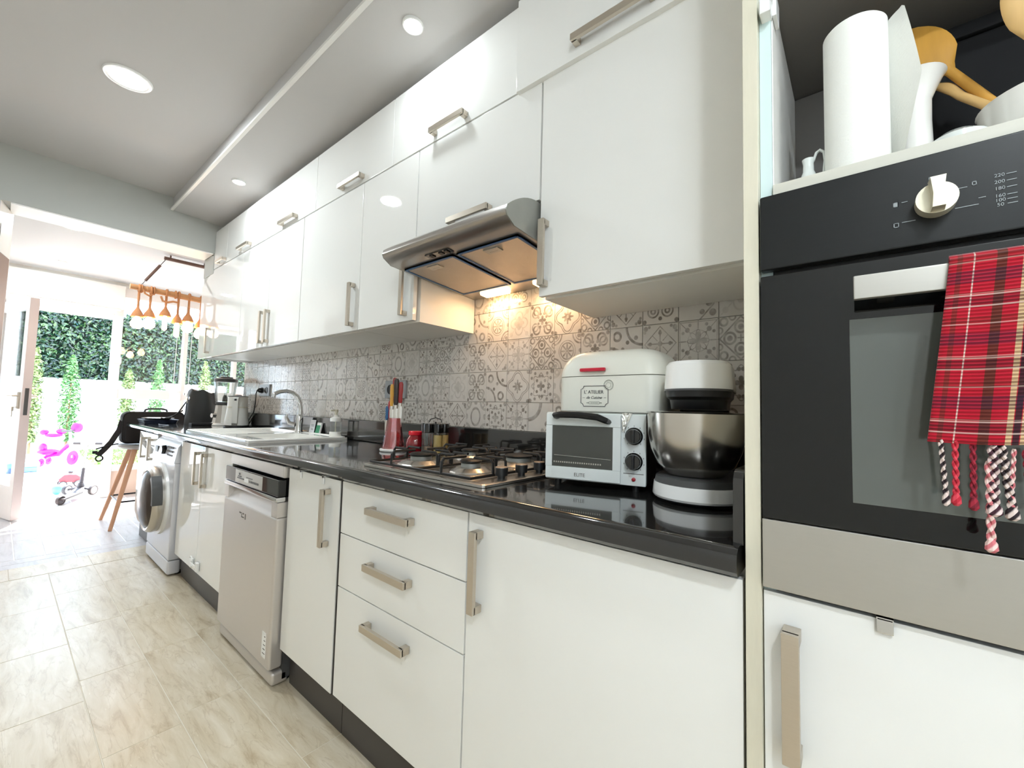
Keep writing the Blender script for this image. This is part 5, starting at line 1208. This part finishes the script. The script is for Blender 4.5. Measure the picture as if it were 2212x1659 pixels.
# ------------------------------------------------------------------ ceiling lamps
M['led'] = mat('led_lens', (255, 255, 255), rough=.4, emit=12, emcol=(255, 252, 246))
def downlight(x, y, z, r, lab, power, grp='recessed ceiling lamps', tilt=0):
    t = thing('ceiling_lamp', lab, 'ceiling lamp', (x, y, z), group=grp)
    part('ring', MB().lathe([(r*.86, -.004), (r*.93, -.007), (r*1.05, -.006), (r*1.1, -.001), (r*1.1, .004)], c=(x, y, z), seg=40, cap=False), M['white_plastic'], t)
    part('lens', MB().lathe([(r*.87, -.0015), (r*.87, -.004)], c=(x, y, z), seg=40), M['led'], t)
    led('lamp_light', (x, y, z-.012), r*.85, power)
downlight(.297, 2.625, 2.60, .082, 'large round lamp in the raised middle of the kitchen ceiling', LED_POWER*2.7)
zso = lambda x: 2.505-(x-.74)*.05
downlight(.885, 1.245, zso(.885), .036, 'small round lamp in the ceiling band above the hood', LED_POWER*.5)
downlight(.892, 3.03, zso(.892), .036, 'small round lamp in the ceiling band by the far end', LED_POWER*.5)
downlight(.297, 4.70, 2.42, .062, 'round lamp in the garden room ceiling near the lintel', LED_POWER)
downlight(.308, 6.03, 2.42, .062, 'round lamp in the garden room ceiling near the glass', LED_POWER)
downlight(.297, -.95, 2.60, .082, 'large round unseen lamp added in the raised ceiling behind the camera', LED_POWER*.7)  # added out of view as extra room light
downlight(-.75, -.65, 2.60, .082, 'large round unseen lamp added opposite the oven to light the cabinet fronts', LED_POWER*4.4)  # added out of view, strong fill for the near wall cabinets
downlight(.885, -.54, zso(.885), .036, 'small round unseen lamp added to the ceiling band over the tall oven unit', LED_POWER)  # added out of view, continues the row and lights the tall unit

# ------------------------------------------------------------------ garden
struct('patio', MB().box(-9, 12, 6.64, 22, -.12, -.004), M['patio'])
gw = solo('garden_wall', MB().box(-9, 12, 13.0, 13.2, -.004, 1.50), mat('wall_render', (232, 228, 222), rough=.9, var=.03), 'white rendered garden wall below the hedge', 'wall', (1.5, 13.1, 0))
def leaf_cloud(name, n, place, size, colors, label, cat, origin, kind=None, group=None, seed=1, parent=None):
    R = random.Random(seed); V = []; Fc = []
    for i in range(n):
        c, nrm = place(R); s = size*(.6+.8*R.random())
        nrm = (nrm+Vector((R.uniform(-.8, .8), R.uniform(-.8, .8), R.uniform(-.6, .9)))).normalized()
        a = nrm.orthogonal().normalized(); a = Matrix.Rotation(R.random()*6.28, 3, nrm) @ a; b = nrm.cross(a)
        k = len(V); V += [c-a*s, c-b*s*.42, c+a*s, c+b*s*.42]; Fc.append((k, k+1, k+2, k+3))
    me = bpy.data.meshes.new(name); me.from_pydata([v-Vector(origin) for v in V], [], Fc); me.materials.append(colors)
    o = bpy.data.objects.new(name, me); COL.objects.link(o)
    if parent: o.parent = parent; return o
    o.location = origin
    return tag(o, label, cat, group, kind)
def leaf_mat(name, c0, c1, c2, rough=.4):
    m = bpy.data.materials.new(name); m.use_nodes = True; nt = m.node_tree; N = nt.nodes; L = nt.links; b = N['Principled BSDF']
    g = N.new('ShaderNodeNewGeometry'); r = N.new('ShaderNodeValToRGB'); L.new(g.outputs['Random Per Island'], r.inputs[0])
    e = r.color_ramp.elements; e[0].color = lin(c0); e[1].color = lin(c2); k = e.new(.55); k.color = lin(c1)
    L.new(r.outputs[0], b.inputs['Base Color']); b.inputs['Roughness'].default_value = rough; b.inputs['Specular IOR Level'].default_value = .6
    return m
M['hedge'] = leaf_mat('hedge_leaf', (12, 32, 20), (24, 54, 32), (84, 112, 64), .25)
def hedge_place(R):
    x = R.uniform(-2.2, 7.0); z = R.uniform(1.5, 3.0); y = 13.0+R.uniform(-.05, .12)
    return Vector((x, y, z)), Vector((0, -1, .25))
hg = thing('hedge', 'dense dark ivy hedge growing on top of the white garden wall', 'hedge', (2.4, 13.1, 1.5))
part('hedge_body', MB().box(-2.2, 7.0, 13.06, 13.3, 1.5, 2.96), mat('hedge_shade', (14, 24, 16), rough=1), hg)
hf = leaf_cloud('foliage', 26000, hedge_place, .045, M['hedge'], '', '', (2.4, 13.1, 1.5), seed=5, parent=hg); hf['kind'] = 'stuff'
M['cypress'] = leaf_mat('cypress_leaf', (92, 112, 58), (124, 144, 80), (168, 178, 112), .6)
M['cypress2'] = leaf_mat('cypress_leaf_green', (60, 104, 52), (92, 140, 72), (140, 174, 104), .6)
M['bark'] = mat('bark', (150, 120, 90), rough=.9, var=.2)
for k, (x, y, h, r_, lab) in enumerate(((.44, 12.3, 2.05, .14, 'yellowish slim cypress nearest the open door leaf'), (.93, 12.3, 1.95, .17, 'green slim cypress in the middle of the doorway'), (1.80, 12.3, 1.75, .16, 'slim cypress just right of the door post behind the window'), (2.30, 12.3, 2.0, .16, 'slim cypress in the middle of the left window pane'), (3.18, 12.3, 2.05, .16, 'pale slim cypress behind the blender'), (3.75, 12.3, 1.8, .15, 'slim cypress behind the kitchen tiles edge'))):
    t = thing('cypress', lab, 'tree', (x, y, 0), group='slim cypresses along the garden wall')
    part('trunk', MB().cyl((x, y, -.004), (x, y, h*.8), .022, .008, seg=8), M['bark'], t)
    def cyp(R, x=x, y=y, h=h, r_=r_):
        q = R.random(); a = R.random()*6.28; rr = r_*math.sqrt(R.random())*(sin(pi*min(1, .12+q*.88))**.7)
        return Vector((x+rr*cos(a), y+rr*sin(a), .22+q*(h-.22))), Vector((cos(a), sin(a), .8))
    leaf_cloud('foliage', 1800, cyp, .035, M['cypress2' if k in (1, 3) else 'cypress'], '', '', (x, y, 0), seed=20+k, parent=t)
M['grass'] = leaf_mat('grass_blade', (96, 140, 60), (130, 176, 84), (170, 204, 120), .7)
def gp(R): return Vector((R.uniform(1.1, 3.2), R.uniform(9.6, 12.0), R.uniform(0, .05))), Vector((R.uniform(-1, 1), -.6, .3))
leaf_cloud('grass_patch', 9000, gp, .045, M['grass'], 'bright green strip of grass in front of the garden wall', 'grass', (2, 11, 0), kind='stuff', seed=9)
# pool, seen mirrored in the far base cabinet
M['pool'] = mat('pool_water', (70, 176, 222), rough=.05, var=.1, vscale=3)
pw = thing('pool', 'light blue swimming pool left of the terrace', 'pool', (-2.6, 10.2, 0))
part('water', MB().box(-4.6, -1.4, 8.6, 12.4, -.003, .004), M['pool'], pw)
part('coping', MB().box(-4.8, -4.6, 8.4, 12.6, -.003, .02).box(-1.4, -1.2, 8.4, 12.6, -.003, .02).box(-4.6, -1.4, 8.4, 8.6, -.003, .02).box(-4.6, -1.4, 12.4, 12.6, -.003, .02), M['patio'], pw)
# pale slatted fence above the hedge
fe = thing('slat_fence', 'pale blue slatted fence behind the top of the hedge', 'fence', (3, 13.6, 2.8))
M['fence_blue'] = mat('fence_blue', (150, 176, 204), rough=.6, var=.03)
for k in range(44): part('slat', MB().box(-.5+.16*k, -.40+.16*k, 13.5, 13.53, -.004, 3.30), M['fence_blue'], fe, smooth=0)
part('rail', MB().box(-.5, 6.6, 13.53, 13.57, 3.08, 3.14).box(-.5, 6.6, 13.53, 13.57, 2.6, 2.66), M['fence_blue'], fe)

# ------------------------------------------------------------------ toys
M['pink'] = mat('toy_pink', (206, 16, 138), rough=.35, var=.03)
M['toy_white'] = mat('toy_white', (238, 236, 236), rough=.4)
M['toy_grey'] = mat('toy_grey', (54, 52, 58), rough=.5)
tc_ = thing('tricycle', 'pink and white child tricycle on the terrace', 'tricycle', (.66, 9.6, 0))
def wheel(par, c, r, wd, axis, m1, m2):
    q = Vector(axis).to_track_quat('Z', 'Y').to_matrix().to_4x4(); mm = Matrix.Translation(Vector(c)) @ q
    w_ = part('wheel', MB().lathe([(r*.72, -wd*.5), (r*.95, -wd*.5), (r, -wd*.3), (r, wd*.3), (r*.95, wd*.5), (r*.72, wd*.5), (r*.72, -wd*.5)], seg=28, m=mm, cap=False), m1, par)
    part('hub', MB().lathe([(r*.72, -wd*.4), (r*.3, -wd*.5), (r*.3, wd*.5), (r*.72, wd*.4)], seg=28, m=mm), m2, w_)
wheel(tc_, (.79, 9.55, .155), .155, .05, (.75, -.65, .0), M['toy_white'], M['pink'])
wheel(tc_, (.47, 9.75, .085), .085, .05, (.75, -.65, 0), M['toy_white'], M['pink'])
wheel(tc_, (.56, 10.0, .085), .085, .05, (.75, -.65, 0), M['toy_white'], M['pink'])
part('frame', MB().tube([(.50, 9.86, .10), (.56, 9.80, .18), (.66, 9.68, .20), (.76, 9.58, .36)], .03, seg=10), M['pink'], tc_)
part('fork', MB().tube([(.79, 9.53, .155), (.775, 9.56, .36), (.76, 9.58, .56)], .016, seg=8), M['toy_white'], tc_)
part('handlebar', MB().tube([(.66, 9.47, .58), (.76, 9.58, .57), (.86, 9.69, .58)], .014, seg=8), M['toy_grey'], tc_)
part('grip', MB().sphere((.84, 9.67, .62), .07, .05, .08), M['pink'], tc_)
part('seat', MB().sphere((.56, 9.78, .24), .13, .11, .045).sphere((.50, 9.83, .30), .05, .09, .075), M['pink'], tc_)
part('backrest', MB().sphere((.59, 9.80, .46), .14, .06, .085).sphere((.53, 9.80, .43), .09, .05, .06), M['toy_white'], tc_)
part('padding', MB().sphere((.50, 9.79, .545), .05, .03, .045).sphere((.68, 9.79, .555), .06, .03, .045).sphere((.60, 9.76, .50), .10, .04, .035), M['pink'], tc_)
s2 = thing('scooter', 'black and white three wheeled child scooter in the doorway', 'scooter', (.6, 6.75, 0))
M['scoot_dark'] = mat('scooter_dark', (52, 44, 44), rough=.5)
ax = Vector((.72, -.70, 0)).normalized()
wheel(s2, (.475, 6.32, .045), .045, .03, tuple(ax), M['scoot_dark'], M['toy_grey'])
wheel(s2, (.565, 6.93, .055), .055, .03, tuple(ax), M['toy_grey'], M['toy_white'])
wheel(s2, (.755, 6.75, .055), .055, .03, tuple(ax), M['scoot_dark'], M['toy_white'])
part('deck', MB().loft([[(.46-.0*t, 6.30, .05), (.50, 6.27, .05), (.50, 6.27, .065), (.46, 6.30, .065)] if t == 0 else [(.57, 6.66, .055), (.66, 6.58, .055), (.66, 6.58, .075), (.57, 6.66, .075)] if t == 1 else [(.64, 6.84, .075), (.69, 6.79, .075), (.69, 6.79, .095), (.64, 6.84, .095)] for t in (0, 1, 2)]), M['scoot_dark'], s2)
part('axle', MB().tube([(.565, 6.93, .055), (.66, 6.83, .085), (.755, 6.75, .055)], .012, seg=8), M['toy_grey'], s2)
part('steering_post', MB().cyl((.662, 6.82, .08), (.675, 6.84, .30), .019, .015).lathe([(.03, .085), (.034, .10), (.022, .14)], c=(.662, 6.82, 0), seg=14), M['toy_grey'], s2)
part('steering_tube', MB().tube([(.675, 6.84, .30), (.688, 6.86, .50), (.70, 6.86, .56)], .010, seg=10), M['hood_end'], s2)
part('handlebar', MB().tube([(.615, 6.93, .575), (.70, 6.86, .575), (.785, 6.78, .575)], .009, seg=8), M['hood_end'], s2)
for (a, b) in (((.59, 6.95, .575), (.64, 6.91, .575)), ((.755, 6.805, .575), (.805, 6.76, .575))): part('grip', MB().cyl(a, b, .014), M['scoot_dark'], s2)
tag(solo('toy_ball', MB().sphere((.495, 7.05, .052), .055), mat('teal', (90, 206, 214), rough=.4, var=.3, vscale=30), '', '', (.495, 7.05, 0)), 'small teal and white ball behind the scooter', 'ball')
tcar = thing('toy_car', 'small red ride on toy car behind the scooter', 'toy car', (.63, 7.55, 0))
part('shell', MB().loft([[(.55, 7.50, .06), (.71, 7.50, .06), (.71, 7.62, .06), (.55, 7.62, .06)], [(.53, 7.50, .10), (.75, 7.50, .09), (.75, 7.62, .09), (.53, 7.62, .10)], [(.58, 7.51, .15), (.68, 7.51, .145), (.68, 7.61, .145), (.58, 7.61, .15)]]), mat('toy_red', (226, 70, 80), rough=.4), tcar)
part('steering_knob', MB().sphere((.635, 7.56, .175), .025, .025, .018), M['toy_grey'], tcar)
for (x, y) in ((.57, 7.49), (.70, 7.49), (.57, 7.63), (.70, 7.63)): wheel(tcar, (x, y, .04), .04, .03, (0, 1, 0), M['toy_grey'], M['toy_white'])
bx2 = thing('water_table', 'turquoise and blue toy water table beside the door leaf', 'toy', (.30, 9.4, 0))
part('basin', MB().box(.12, .46, 9.3, 9.6, .07, .14, bev=.02), mat('turquoise', (120, 220, 226), rough=.4), bx2)
part('base', MB().box(.14, .44, 9.32, 9.58, 0, .07, bev=.01), mat('toy_blue', (96, 130, 190), rough=.4), bx2)
